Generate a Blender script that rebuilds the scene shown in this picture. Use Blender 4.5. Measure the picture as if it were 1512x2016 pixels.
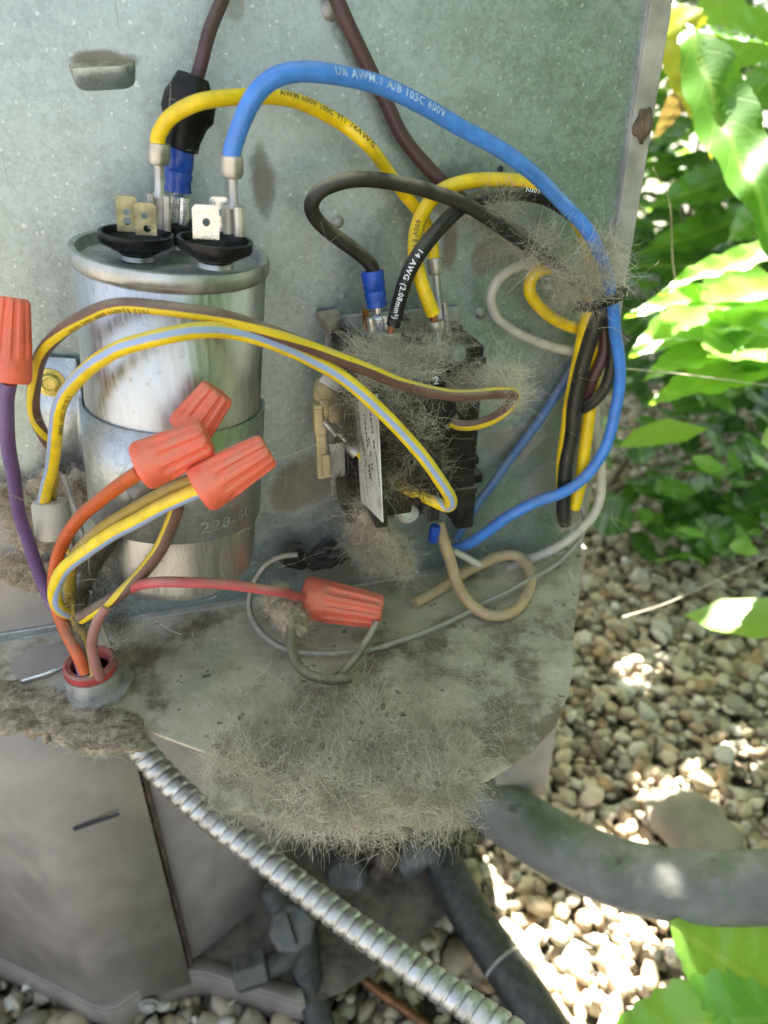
import bpy, bmesh, math, random
import numpy as np
from mathutils import Vector as V, Matrix, noise as mnoise
random.seed(7); RNG = np.random.default_rng(11)
SC = bpy.context.scene
for o in list(bpy.data.objects): bpy.data.objects.remove(o)
COL = SC.collection
R = math.radians
# ------------------------------------------------------------------ camera
PIT, YAW = R(31), R(15)
CAM = V((0, -.305, .6))
cd = bpy.data.cameras.new('camera'); cam = bpy.data.objects.new('camera', cd); COL.objects.link(cam)
cam.location = CAM; cam.rotation_euler = (R(90) - PIT, 0, -YAW)
cd.sensor_fit = 'VERTICAL'; cd.sensor_height = 36; cd.lens = 26; cd.clip_start = .01; cd.clip_end = 400
cd.dof.use_dof = True; cd.dof.focus_distance = .27; cd.dof.aperture_fstop = 10.5
SC.camera = cam
# ------------------------------------------------------------------ sky and sun
SUN = V((.17, .50, .85)).normalized()
w = bpy.data.worlds.new('World'); SC.world = w; w.use_nodes = True
wn, wl = w.node_tree.nodes, w.node_tree.links
bg = wn['Background']; sky = wn.new('ShaderNodeTexSky'); sky.sky_type = 'NISHITA'; sky.sun_disc = False
sky.sun_elevation = math.asin(SUN.z); sky.sun_rotation = math.atan2(SUN.x, SUN.y)
sky.air_density = 1.0; sky.dust_density = 2.5; sky.ozone_density = 1.0
hs = wn.new('ShaderNodeHueSaturation'); hs.inputs['Saturation'].default_value = .58
wl.new(sky.outputs[0], hs.inputs['Color']); wl.new(hs.outputs[0], bg.inputs[0]); bg.inputs[1].default_value = .055
sd = bpy.data.lights.new('sun', 'SUN'); sd.energy = 5; sd.angle = R(.5); sd.color = (1, .95, .87)
so = bpy.data.objects.new('sun', sd); COL.objects.link(so); so.location = (1, 3, 4)
so.rotation_euler = SUN.to_track_quat('Z', 'Y').to_euler()
vs = SC.view_settings; vs.view_transform = 'Standard'; vs.look = 'None'; vs.exposure = 3.25; vs.gamma = 1
SC.render.engine = 'CYCLES'
# ------------------------------------------------------------------ pixel of a 1512x2016 view -> point in the place
F = 1456.
def ray(px, py):
    x = (px - 756) / F; y = (1008 - py) / F
    fh = math.cos(PIT) + y * math.sin(PIT); up = -math.sin(PIT) + y * math.cos(PIT)
    return V((fh * math.sin(YAW) + x * math.cos(YAW), fh * math.cos(YAW) - x * math.sin(YAW), up))
def P(px, py, off=0):                 # off: metres in front of the back panel (mm given as int/float > 1)
    d = ray(px, py); t = (-off - CAM.y) / d.y; return CAM + d * t
def PZ(px, py, z): d = ray(px, py); return CAM + d * ((z - CAM.z) / d.z)
def PT(px, py, t): return CAM + ray(px, py) * t
def depth(p):
    d = p - CAM; fh = d.x * math.sin(YAW) + d.y * math.cos(YAW); return fh * math.cos(PIT) - d.z * math.sin(PIT)
def inview(p):
    d = p - CAM; lat = d.x * math.cos(YAW) - d.y * math.sin(YAW); z = depth(p)
    if z < .1: return None
    fh = d.x * math.sin(YAW) + d.y * math.cos(YAW); y = fh * math.sin(PIT) + d.z * math.cos(PIT); return 756 + F * lat / z, 1008 - F * y / z, z
# ------------------------------------------------------------------ node helpers
class N:
    def __init__(s, name):
        s.m = bpy.data.materials.new(name); s.m.use_nodes = True; s.t = s.m.node_tree
        s.b = s.t.nodes['Principled BSDF']; s.out = s.t.nodes['Material Output']
    def n(s, ty, **k):
        x = s.t.nodes.new(ty)
        for a, b in k.items(): setattr(x, a, b)
        return x
    def l(s, a, b): s.t.links.new(a, b)
    def inp(s, sock, v):
        if hasattr(v, 'is_linked'): s.l(v, sock)
        else: sock.default_value = v
    def math(s, op, a, b=0., c=None, clamp=False):
        x = s.n('ShaderNodeMath', operation=op, use_clamp=clamp); s.inp(x.inputs[0], a); s.inp(x.inputs[1], b)
        if c is not None: s.inp(x.inputs[2], c)
        return x.outputs[0]
    def coord(s, w='Object'): return s.n('ShaderNodeTexCoord').outputs[w]
    def noise(s, scale, det=4, co=None, rough=.55, w='Fac'):
        x = s.n('ShaderNodeTexNoise'); x.inputs['Scale'].default_value = scale; x.inputs['Detail'].default_value = det
        x.inputs['Roughness'].default_value = rough; s.l(co or s.coord(), x.inputs['Vector']); return x.outputs[w]
    def ramp(s, f, a, b, lo=0., hi=1.):
        x = s.n('ShaderNodeMapRange', interpolation_type='SMOOTHSTEP'); s.inp(x.inputs[0], f)
        for i, v in zip((1, 2, 3, 4), (a, b, lo, hi)): x.inputs[i].default_value = v
        return x.outputs[0]
    def mix(s, f, a, b, mode='MIX'):
        x = s.n('ShaderNodeMix', data_type='RGBA', blend_type=mode); s.inp(x.inputs[0], f)
        for i, v in ((6, a), (7, b)): s.inp(x.inputs[i], v if hasattr(v, 'is_linked') else (*v, 1))
        return x.outputs[2]
    def col(s, f, stops):
        x = s.n('ShaderNodeValToRGB'); e = x.color_ramp.elements
        while len(e) < len(stops): e.new(.5)
        for k, (p, c) in zip(e, stops): k.position = p; k.color = (*c, 1)
        s.l(f, x.inputs[0]); return x.outputs[0]
    def bump(s, h, strength, dist=.001):
        x = s.n('ShaderNodeBump'); x.inputs['Strength'].default_value = strength; x.inputs['Distance'].default_value = dist
        s.l(h, x.inputs['Height']); s.l(x.outputs[0], s.b.inputs['Normal'])
    def up(s):
        g = s.n('ShaderNodeNewGeometry'); x = s.n('ShaderNodeSeparateXYZ'); s.l(g.outputs['Normal'], x.inputs[0]); return x.outputs[2]
    def set(s, color=None, rough=None, metal=None, spec=None):
        for k, v in (('Base Color', color), ('Roughness', rough), ('Metallic', metal), ('Specular IOR Level', spec)):
            if v is None: continue
            if isinstance(v, tuple): v = (*v, 1)
            s.inp(s.b.inputs[k], v)
DUST = (.40, .34, .25)
def plain(name, c, rough=.5, metal=0., var=.25, scale=90, dust=0., bump=.1, dustcol=DUST, spec=.5, ulo=-.15):
    """a paint, plastic or metal with uneven tone, grime specks and dust lying on what faces up"""
    k = N(name); f = k.noise(scale, 5)
    a = tuple(x * (1 - var) for x in c); b = tuple(min(1, x * (1 + var)) for x in c)
    col = k.mix(k.ramp(f, .3, .7), a, b)
    spk = k.ramp(k.noise(900, 2), .66, .74, 0, .45); col = k.mix(spk, col, tuple(x * .5 for x in c))
    rr = k.ramp(k.noise(scale * 2, 3), .2, .8, max(.05, rough - .12), min(1, rough + .12)); mt = metal
    if dust:
        u = k.ramp(k.up(), ulo, .95); dn = k.ramp(k.noise(170, 5), .25, .72)
        d = k.math('MULTIPLY', k.math('MULTIPLY_ADD', u, .9, .06), dn); d = k.math('MULTIPLY', d, dust, clamp=True)
        col = k.mix(d, col, dustcol); rr = k.math('ADD', rr, d, clamp=True)
        if metal: mt = k.math('MULTIPLY', k.math('SUBTRACT', 1., d), metal)
    k.set(col, rr, mt, spec)
    if bump: k.bump(k.noise(650, 3), bump, .0006)
    return k.m
def striped(name, base, stripe=None, u0=0., w=.12, dust=.3, rough=.42, stripe2=None, u2=.5, w2=.1):
    k = N(name); uv = k.n('ShaderNodeSeparateXYZ'); k.l(k.coord('UV'), uv.inputs[0]); u = uv.outputs[0]
    col = k.mix(k.ramp(k.noise(140, 4), .3, .7), tuple(x * .84 for x in base), tuple(min(1, x * 1.1) for x in base))
    wob = k.math('MULTIPLY_ADD', k.noise(60, 2), .05, -.025)
    for st, uu, ww in ((stripe, u0, w), (stripe2, u2, w2)):
        if st is None: continue
        d = k.math('ABSOLUTE', k.math('SUBTRACT', k.math('FRACT', k.math('ADD', k.math('SUBTRACT', k.math('ADD', u, wob), uu), 2.5)), .5))
        col = k.mix(k.ramp(d, ww * .5 - .012, ww * .5 + .012, 1, 0), col, st)
    spk = k.ramp(k.noise(700, 3), .64, .72, 0, .55); col = k.mix(spk, col, tuple(x * .45 for x in base))
    uu = k.ramp(k.up(), .1, .95); dn = k.ramp(k.noise(75, 6), .30, .62)
    d = k.math('MULTIPLY', k.math('MULTIPLY_ADD', uu, 1.3, .1), dn); d = k.math('MULTIPLY', d, dust, clamp=True)
    col = k.mix(d, col, DUST); k.set(col, k.math('MULTIPLY_ADD', d, .6, rough, clamp=True), 0., .5)
    k.bump(k.noise(420, 3), .12, .0006); return k.m
M = {}
def blobs(k, co, lst, nscale=40):
    """sum of soft stains (x, z, rx, rz, strength) on the panel"""
    nz = k.noise(nscale, 6, co); tot = None
    for (x, z, rx, rz, s) in lst:
        a = k.n('ShaderNodeVectorMath', operation='SUBTRACT'); k.l(co, a.inputs[0]); a.inputs[1].default_value = (x, 0, z)
        b = k.n('ShaderNodeVectorMath', operation='MULTIPLY'); k.l(a.outputs[0], b.inputs[0]); b.inputs[1].default_value = (1 / rx, 0, 1 / rz)
        c = k.n('ShaderNodeVectorMath', operation='LENGTH'); k.l(b.outputs[0], c.inputs[0])
        d = k.math('ADD', c.outputs['Value'], k.math('MULTIPLY_ADD', nz, 2.6, -1.3)); d = k.ramp(d, .55, 1.05, s, 0)
        tot = d if tot is None else k.math('MAXIMUM', tot, d)
    return tot
def galvanised(name, tone, stains, dirt=.15):
    k = N(name); co = k.coord()
    v = k.n('ShaderNodeTexVoronoi'); v.inputs['Scale'].default_value = 430; k.l(co, v.inputs['Vector'])
    sp = k.n('ShaderNodeSeparateColor'); k.l(v.outputs['Color'], sp.inputs[0])
    v2 = k.n('ShaderNodeTexVoronoi'); v2.inputs['Scale'].default_value = 900; k.l(co, v2.inputs['Vector'])
    sp2 = k.n('ShaderNodeSeparateColor'); k.l(v2.outputs['Color'], sp2.inputs[0])
    g = k.math('ADD', k.math('MULTIPLY', sp.outputs[0], .5), k.math('MULTIPLY', sp2.outputs[0], .5))
    g = k.math('ADD', k.math('MULTIPLY', g, .30), k.math('MULTIPLY', k.noise(38, 8, co, .72), .70))
    col = k.mix(k.ramp(g, .25, .75), tuple(x * .76 for x in tone), tuple(min(1, x * 1.16) for x in tone))
    flake = k.math('MULTIPLY', k.ramp(sp2.outputs[1], .93, .97), k.ramp(k.noise(420, 2, co), .5, .6))
    col = k.mix(k.math('MULTIPLY', flake, .38), col, (.85, .9, .9))
    mp = k.n('ShaderNodeMapping'); mp.inputs['Rotation'].default_value = (0, .5, 0); mp.inputs['Scale'].default_value = (1, 1, .03); k.l(co, mp.inputs[0])
    scr = k.math('MULTIPLY', k.ramp(k.noise(420, 2, mp.outputs[0]), .70, .73), k.ramp(k.noise(22, 3, co), .5, .62)); col = k.mix(k.math('MULTIPLY', scr, .5), col, (.2, .21, .2))
    dn = k.math('MAXIMUM', k.ramp(k.noise(14, 7, co, .7), .5, .72, 0, dirt), k.math('MULTIPLY', k.ramp(k.noise(60, 6, mp.outputs[0], .7), .56, .72), dirt * 1.3)); pits = k.ramp(k.noise(330, 3, co), .70, .76, 0, .3)
    d = k.math('MAXIMUM', dn, pits)
    if stains: d = k.math('MAXIMUM', d, blobs(k, co, stains))
    dc = k.mix(k.noise(70, 4, co), (.10, .075, .05), (.32, .27, .19))
    col = k.mix(d, col, dc)
    k.set(col, k.math('ADD', k.ramp(g, .2, .8, .33, .47), k.math('MULTIPLY', d, .4), clamp=True), k.math('MULTIPLY', k.math('SUBTRACT', 1., d, clamp=True), .8), .5)
    k.bump(k.math('ADD', k.math('MULTIPLY', sp.outputs[2], .25), k.noise(240, 5, co)), .14, .0008); return k.m
# stains found on the panel: (px, py, rx px, ry px, strength)
def st(px, py, rx, ry, s): p = P(px, py); return (p.x, p.z, rx * .000205, ry * .00022, s)
M['panel'] = galvanised('galvanised_panel', (.37, .435, .44), [st(512, 360, 30, 55, .8), st(885, 500, 22, 60, .9), st(950, 510, 30, 40, .75),
    st(1225, 470, 42, 120, .8), st(1185, 560, 60, 70, .7), st(1000, 880, 110, 60, .65), st(590, 960, 90, 75, .85), st(40, 1040, 110, 160, .9),
    st(690, 1130, 160, 70, .8), st(1080, 950, 60, 120, .5), st(200, 118, 60, 14, .8), st(900, 400, 60, 30, .5), st(1255, 250, 16, 30, .9), st(460, 15, 22, 30, .4)])
M['strap'] = galvanised('strap_steel', (.50, .53, .54), [], .1)
def tray_mat():
    k = N('dirty_tray_steel'); co = k.coord(); n1 = k.noise(22, 7, co, .68); n2 = k.noise(75, 6, co, .6)
    base = k.mix(k.ramp(n2, .3, .7), (.45, .395, .295), (.62, .555, .44))
    base = k.mix(k.ramp(n1, .47, .62, 0, .9), base, (.17, .125, .085)); base = k.mix(k.ramp(k.noise(48, 6, co), .58, .66, 0, .8), base, (.44, .42, .33))
    base = k.mix(k.ramp(k.noise(150, 4, co), .64, .7, 0, .75), base, (.06, .05, .04)); base = k.mix(k.ramp(k.noise(31, 2, co), .73, .76, 0, .7), base, (.42, .15, .04))
    k.set(base, .78, .06, .35); k.bump(k.math('ADD', k.noise(190, 6, co), k.math('MULTIPLY', n2, 1.4)), .5, .0012); return k.m
M['tray'] = tray_mat()
M['paint'] = plain('taupe_casing_paint', (.34, .30, .27), .42, 0, .16, 26, .18, .08)
M['paint_edge'] = plain('faded_edge_paint', (.36, .35, .30), .5, 0, .3, 60, .2)
M['alu'] = None
def alu(name, tone, rough):
    k = N(name); co = k.coord(); mp = k.n('ShaderNodeMapping'); mp.inputs['Scale'].default_value = (1, 1, .035); k.l(co, mp.inputs[0])
    s1 = k.noise(700, 4, mp.outputs[0]); s2 = k.noise(160, 4, mp.outputs[0], .7); sc = k.ramp(k.noise(330, 4, co), .62, .7)
    col = k.mix(k.ramp(s1, .35, .65), tuple(x * .82 for x in tone), tone); col = k.mix(k.ramp(s2, .5, .78, 0, .34), col, (.25, .245, .24))
    col = k.mix(k.math('MULTIPLY', sc, .5), col, (.33, .29, .24)); col = k.mix(k.ramp(k.noise(52, 5, co), .6, .75, 0, .35), col, (.4, .36, .28))
    k.set(col, k.ramp(s1, .3, .7, rough - .06, rough + .14), .92, .5); k.bump(k.math('ADD', s1, k.math('MULTIPLY', k.noise(220, 3, co), .5)), .1, .0006); return k.m
M['alu'] = alu('drawn_aluminium', (.60, .60, .595), .36)
M['rim'] = plain('dull_aluminium_rim', (.46, .46, .45), .4, .85, .25, 120, .35)
M['dustlid'] = plain('dusty_lid', (.26, .22, .17), .85, .1, .35, 90, .7, .4)
M['blackplastic'] = plain('black_plastic', (.010, .010, .011), .30, 0, .3, 120, .05, .06, spec=.3)
M['dustyblack'] = plain('dusty_black_plastic', (.010, .010, .010), .36, 0, .3, 120, .8, .12, spec=.3, ulo=.35)
M['tin'] = plain('tinned_brass', (.48, .46, .43), .38, .75, .25, 180, .35)
M['brightmetal'] = plain('bright_tab', (.78, .78, .77), .26, .85, .12, 200, .08)
M['olive_tab'] = plain('tarnished_brass_tab', (.33, .30, .18), .42, .7, .4, 260, .25)
M['brass'] = plain('yellow_zinc_screw', (.62, .52, .16), .3, .9, .2, 200, .1)
M['blue_sleeve'] = plain('blue_vinyl_sleeve', (.015, .075, .42), .3, 0, .2, 120, .1, .15)
M['tape'] = plain('black_vinyl_tape', (.006, .006, .007), .42, 0, .3, 70, .10, .3, spec=.25)
M['copper'] = plain('bare_copper', (.42, .16, .07), .4, .85, .3, 300, .1)
M['nut'] = plain('coral_wire_nut_plastic', (.80, .135, .075), .42, 0, .12, 120, .50, .12, (.56, .36, .25))
M['cream_plastic'] = plain('yellowed_nylon', (.52, .42, .22), .45, 0, .2, 80, .25)
M['white_nylon'] = plain('milky_nylon', (.56, .52, .44), .4, 0, .15, 80, .4)
M['red_plastic'] = plain('red_bushing_plastic', (.42, .05, .05), .45, 0, .25, 120, .6)
M['zinc'] = plain('zinc_die_cast', (.42, .41, .38), .55, .45, .3, 120, .5, .3)
M['conduit'] = plain('flexible_steel_conduit', (.55, .55, .535), .36, .9, .22, 150, .3, .15)
M['rust'] = plain('rusty_steel', (.085, .055, .045), .85, .1, .55, 60, .4, .6)
M['pan'] = plain('muddy_base_pan', (.13, .105, .085), .8, .1, .6, 45, .3, .5); M['copperpipe'] = plain('weathered_copper', (.22, .085, .03), .42, .6, .5, 70, .1, .2)
def foam():
    k = N('weathered_pipe_foam'); co = k.coord()
    col = k.mix(k.ramp(k.noise(26, 6, co), .35, .7), (.14, .142, .128), (.24, .24, .225)); u = k.ramp(k.up(), .2, 1)
    col = k.mix(k.math('MULTIPLY', u, k.ramp(k.noise(38, 5, co), .42, .62, 0, .7)), col, (.085, .105, .05))
    col = k.mix(k.ramp(k.noise(55, 4, co), .63, .68, 0, .6), col, (.035, .035, .03)); k.set(col, .62, 0., .4); k.bump(k.noise(160, 5, co), .35, .002); return k.m
M['foam'] = foam(); M['blackfoam'] = plain('black_pipe_foam', (.022, .026, .027), .5, 0, .4, 40, .18, .3)
M['valve'] = plain('dark_valve_metal', (.10, .105, .105), .5, .35, .35, 70, .25, .3)
M['lint'] = None
def lint_mat(name, a, b):
    k = N(name); g = k.n('ShaderNodeNewGeometry'); col = k.mix(g.outputs['Random Per Island'], a, b)
    col = k.mix(k.ramp(k.noise(60, 4), .4, .65), col, k.mix(.3, col, (.55, .54, .38))); col = k.mix(k.ramp(k.noise(45, 5), .45, .62, 0, .55), col, tuple(x * .7 for x in a)); k.set(col, .9, 0., .15)
    tr = k.n('ShaderNodeBsdfTranslucent'); k.l(col, tr.inputs[0]); ms = k.n('ShaderNodeMixShader'); ms.inputs[0].default_value = .42
    k.l(k.b.outputs[0], ms.inputs[1]); k.l(tr.outputs[0], ms.inputs[2]); k.l(ms.outputs[0], k.out.inputs[0]); return k.m
M['lint'] = lint_mat('pale_lint_fibre', (.56, .50, .40), (.95, .89, .77)); M['darklint'] = lint_mat('dark_lint_fibre', (.045, .038, .03), (.26, .22, .16))
def dirt_mat(name, a, b):
    k = N(name); co = k.coord(); col = k.mix(k.ramp(k.noise(130, 6, co, .7), .33, .68), a, b)
    col = k.mix(k.ramp(k.noise(420, 4, co), .66, .74, 0, .6), col, (.10, .08, .055)); k.set(col, .95, 0., .1); k.bump(k.noise(420, 7, co, .7), .9, .002); return k.m
M['dirt'] = dirt_mat('matted_lint', (.26, .22, .155), (.62, .56, .43)); M['crumb'] = dirt_mat('crumbly_dust', (.20, .155, .105), (.60, .50, .375))
def paper():
    k = N('dusty_paper_label'); co = k.coord(); col = k.mix(k.ramp(k.noise(90, 5, co), .4, .75), (.66, .65, .63), (.42, .38, .32)); k.set(col, .6, 0., .3); return k.m
M['paper'] = paper(); M['ink'] = plain('black_ink', (.03, .03, .035), .6, bump=0); M['whiteprint'] = plain('white_print', (.74, .76, .78), .5, var=.1, bump=0)
M['softprint'] = plain('worn_white_print', (.42, .55, .78), .5, var=.35, scale=400, bump=0); M['faintprint'] = plain('dark_print', (.19, .14, .04), .6, bump=0)
M['w_blue'] = striped('blue_insulation', (.07, .25, .74), dust=.16, rough=.33); M['w_blue2'] = striped('dull_blue_insulation', (.06, .15, .36), dust=.5); M['w_yellow'] = striped('yellow_insulation', (.88, .60, .008), dust=.16, rough=.33)
M['w_brown'] = striped('dark_maroon_insulation', (.075, .032, .036), dust=.12); M['w_black'] = striped('black_insulation', (.008, .008, .008), dust=.18, rough=.36)
M['w_dustyblack'] = striped('dusty_black_insulation', (.011, .011, .010), dust=.62); M['w_purple'] = striped('purple_insulation', (.13, .07, .20), dust=.4)
M['w_orange'] = striped('orange_insulation', (.52, .085, .012), dust=.3); M['w_pink'] = striped('faded_red_insulation', (.52, .085, .10), dust=.4)
M['w_dustpink'] = striped('dusty_pink_insulation', (.30, .12, .11), dust=.7); M['w_cream'] = striped('tan_insulation', (.56, .38, .20), dust=.45)
M['w_white'] = striped('off_white_insulation', (.58, .53, .44), dust=.3); M['w_olive'] = striped('dusty_yellow_insulation', (.42, .29, .035), dust=.55)
M['w_grey'] = striped('grey_cable_sheath', (.36, .33, .29), (.10, .09, .085), .30, .18, .4); M['w_khaki'] = striped('dusty_khaki_insulation', (.13, .12, .075), dust=.7)
YEL, LBL = (.78, .56, .02), (.33, .43, .66)
M['w_yb'] = striped('yellow_insulation_blue_stripe', (.86, .62, .012), LBL, 0., .125, .22)
M['w_yb2'] = striped('yellow_insulation_blue_stripe_low', (.84, .60, .014), LBL, 0., .14, .25)
M['w_by'] = striped('brown_insulation_yellow_stripe', (.135, .068, .052), YEL, 0., .19, .35); M['w_by2'] = striped('brown_insulation_yellow_edge', (.135, .068, .052), YEL, 0., .15, .4)
def pebble_mat():
    k = N('river_pebbles'); g = k.n('ShaderNodeNewGeometry'); oi = k.n('ShaderNodeObjectInfo')
    r = k.math('FRACT', k.math('ADD', g.outputs['Random Per Island'], k.math('MULTIPLY', oi.outputs['Random'], 7.3)))
    c = k.col(r, [(0, (.15, .11, .07)), (.1, (.33, .25, .16)), (.26, (.56, .46, .30)), (.42, (.40, .36, .28)), (.58, (.70, .60, .43)), (.72, (.42, .25, .12)), (.8, (.76, .69, .55)), (.92, (.26, .23, .17)), (1, (.82, .77, .66))])
    c = k.mix(k.ramp(k.noise(70, 5), .4, .7, 0, .5), c, (.17, .15, .10)); k.set(c, k.ramp(r, 0, 1, .4, .65), 0., .45); k.bump(k.noise(110, 4), .3, .002); return k.m
M['pebble'] = pebble_mat()
def soil():
    k = N('soil_and_grit'); co = k.coord(); v = k.n('ShaderNodeTexVoronoi'); v.inputs['Scale'].default_value = 45; k.l(co, v.inputs['Vector'])
    sp = k.n('ShaderNodeSeparateColor'); k.l(v.outputs['Color'], sp.inputs[0])
    c = k.col(sp.outputs[0], [(0, (.05, .04, .03)), (.4, (.17, .14, .10)), (.7, (.30, .27, .20)), (1, (.42, .39, .32))])
    c = k.mix(k.ramp(v.outputs['Distance'], .3, .75), c, (.03, .025, .018)); k.set(c, .9); k.bump(v.outputs['Distance'], .6, .01); return k.m
M['soil'] = soil()
def leafmat(name, a, b, trans, gloss=.32):
    k = N(name); oi = k.n('ShaderNodeObjectInfo'); g = k.n('ShaderNodeNewGeometry')
    r = k.math('FRACT', k.math('ADD', oi.outputs['Random'], g.outputs['Random Per Island'])); col = k.mix(r, a, b)
    uv = k.n('ShaderNodeSeparateXYZ'); k.l(k.coord('UV'), uv.inputs[0]); y = k.math('ABSOLUTE', uv.outputs[1])
    vein = k.ramp(k.math('ABSOLUTE', k.math('SUBTRACT', k.math('FRACT', k.math('ADD', k.math('MULTIPLY', uv.outputs[0], 7.), k.math('MULTIPLY', y, -5.))), .5)), .0, .07, .35, 0)
    mid = k.ramp(y, .01, .035, .6, 0); vv = k.math('MAXIMUM', vein, mid); col = k.mix(vv, col, k.mix(.5, col, (.22, .30, .08)))
    col = k.mix(k.ramp(k.noise(60, 4), .62, .75, 0, .5), col, (.16, .13, .03)); k.set(col, gloss, 0., .5); k.bump(k.math('SUBTRACT', 1., vv), .25, .001)
    tr = k.n('ShaderNodeBsdfTranslucent'); tc = k.mix(1., col, trans, 'MULTIPLY'); k.l(tc, tr.inputs[0])
    ms = k.n('ShaderNodeAddShader'); k.l(k.b.outputs[0], ms.inputs[0]); k.l(tr.outputs[0], ms.inputs[1]); k.l(ms.outputs[0], k.out.inputs[0]); return k.m
M['leaf'] = leafmat('shrub_leaf', (.035, .10, .012), (.075, .17, .022), (1.15, 1.25, .4))
M['darkleaf'] = leafmat('deep_green_leaf', (.018, .055, .012), (.04, .10, .02), (1.0, 1.15, .4)); M['paleleaf'] = leafmat('pale_green_leaf', (.10, .22, .03), (.14, .27, .05), (1.3, 1.25, .5))
M['yellowleaf'] = leafmat('yellowing_leaf', (.25, .27, .03), (.32, .33, .05), (1.1, 1., .4)); M['deadleaf'] = leafmat('withered_leaf', (.13, .095, .03), (.19, .15, .06), (.7, .6, .4), .7)
M['stem'] = plain('green_brown_stem', (.11, .095, .05), .65, 0, .4, 40); M['bark'] = plain('grey_bark', (.10, .085, .065), .85, 0, .5, 30, 0, .8)
M['rock'] = plain('flat_grey_stone', (.24, .21, .155), .75, 0, .25, 30, 0, .5); M['moth'] = plain('charred_dry_leaf', (.018, .015, .014), .7, 0, .5, 90, .25, .4)
M['mud'] = plain('mud_nest', (.13, .095, .06), .95, 0, .5, 160, 0, .9); M['clear'] = plain('dusty_clear_plastic', (.38, .41, .38), .22, .25, .3, 80, .3)
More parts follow.
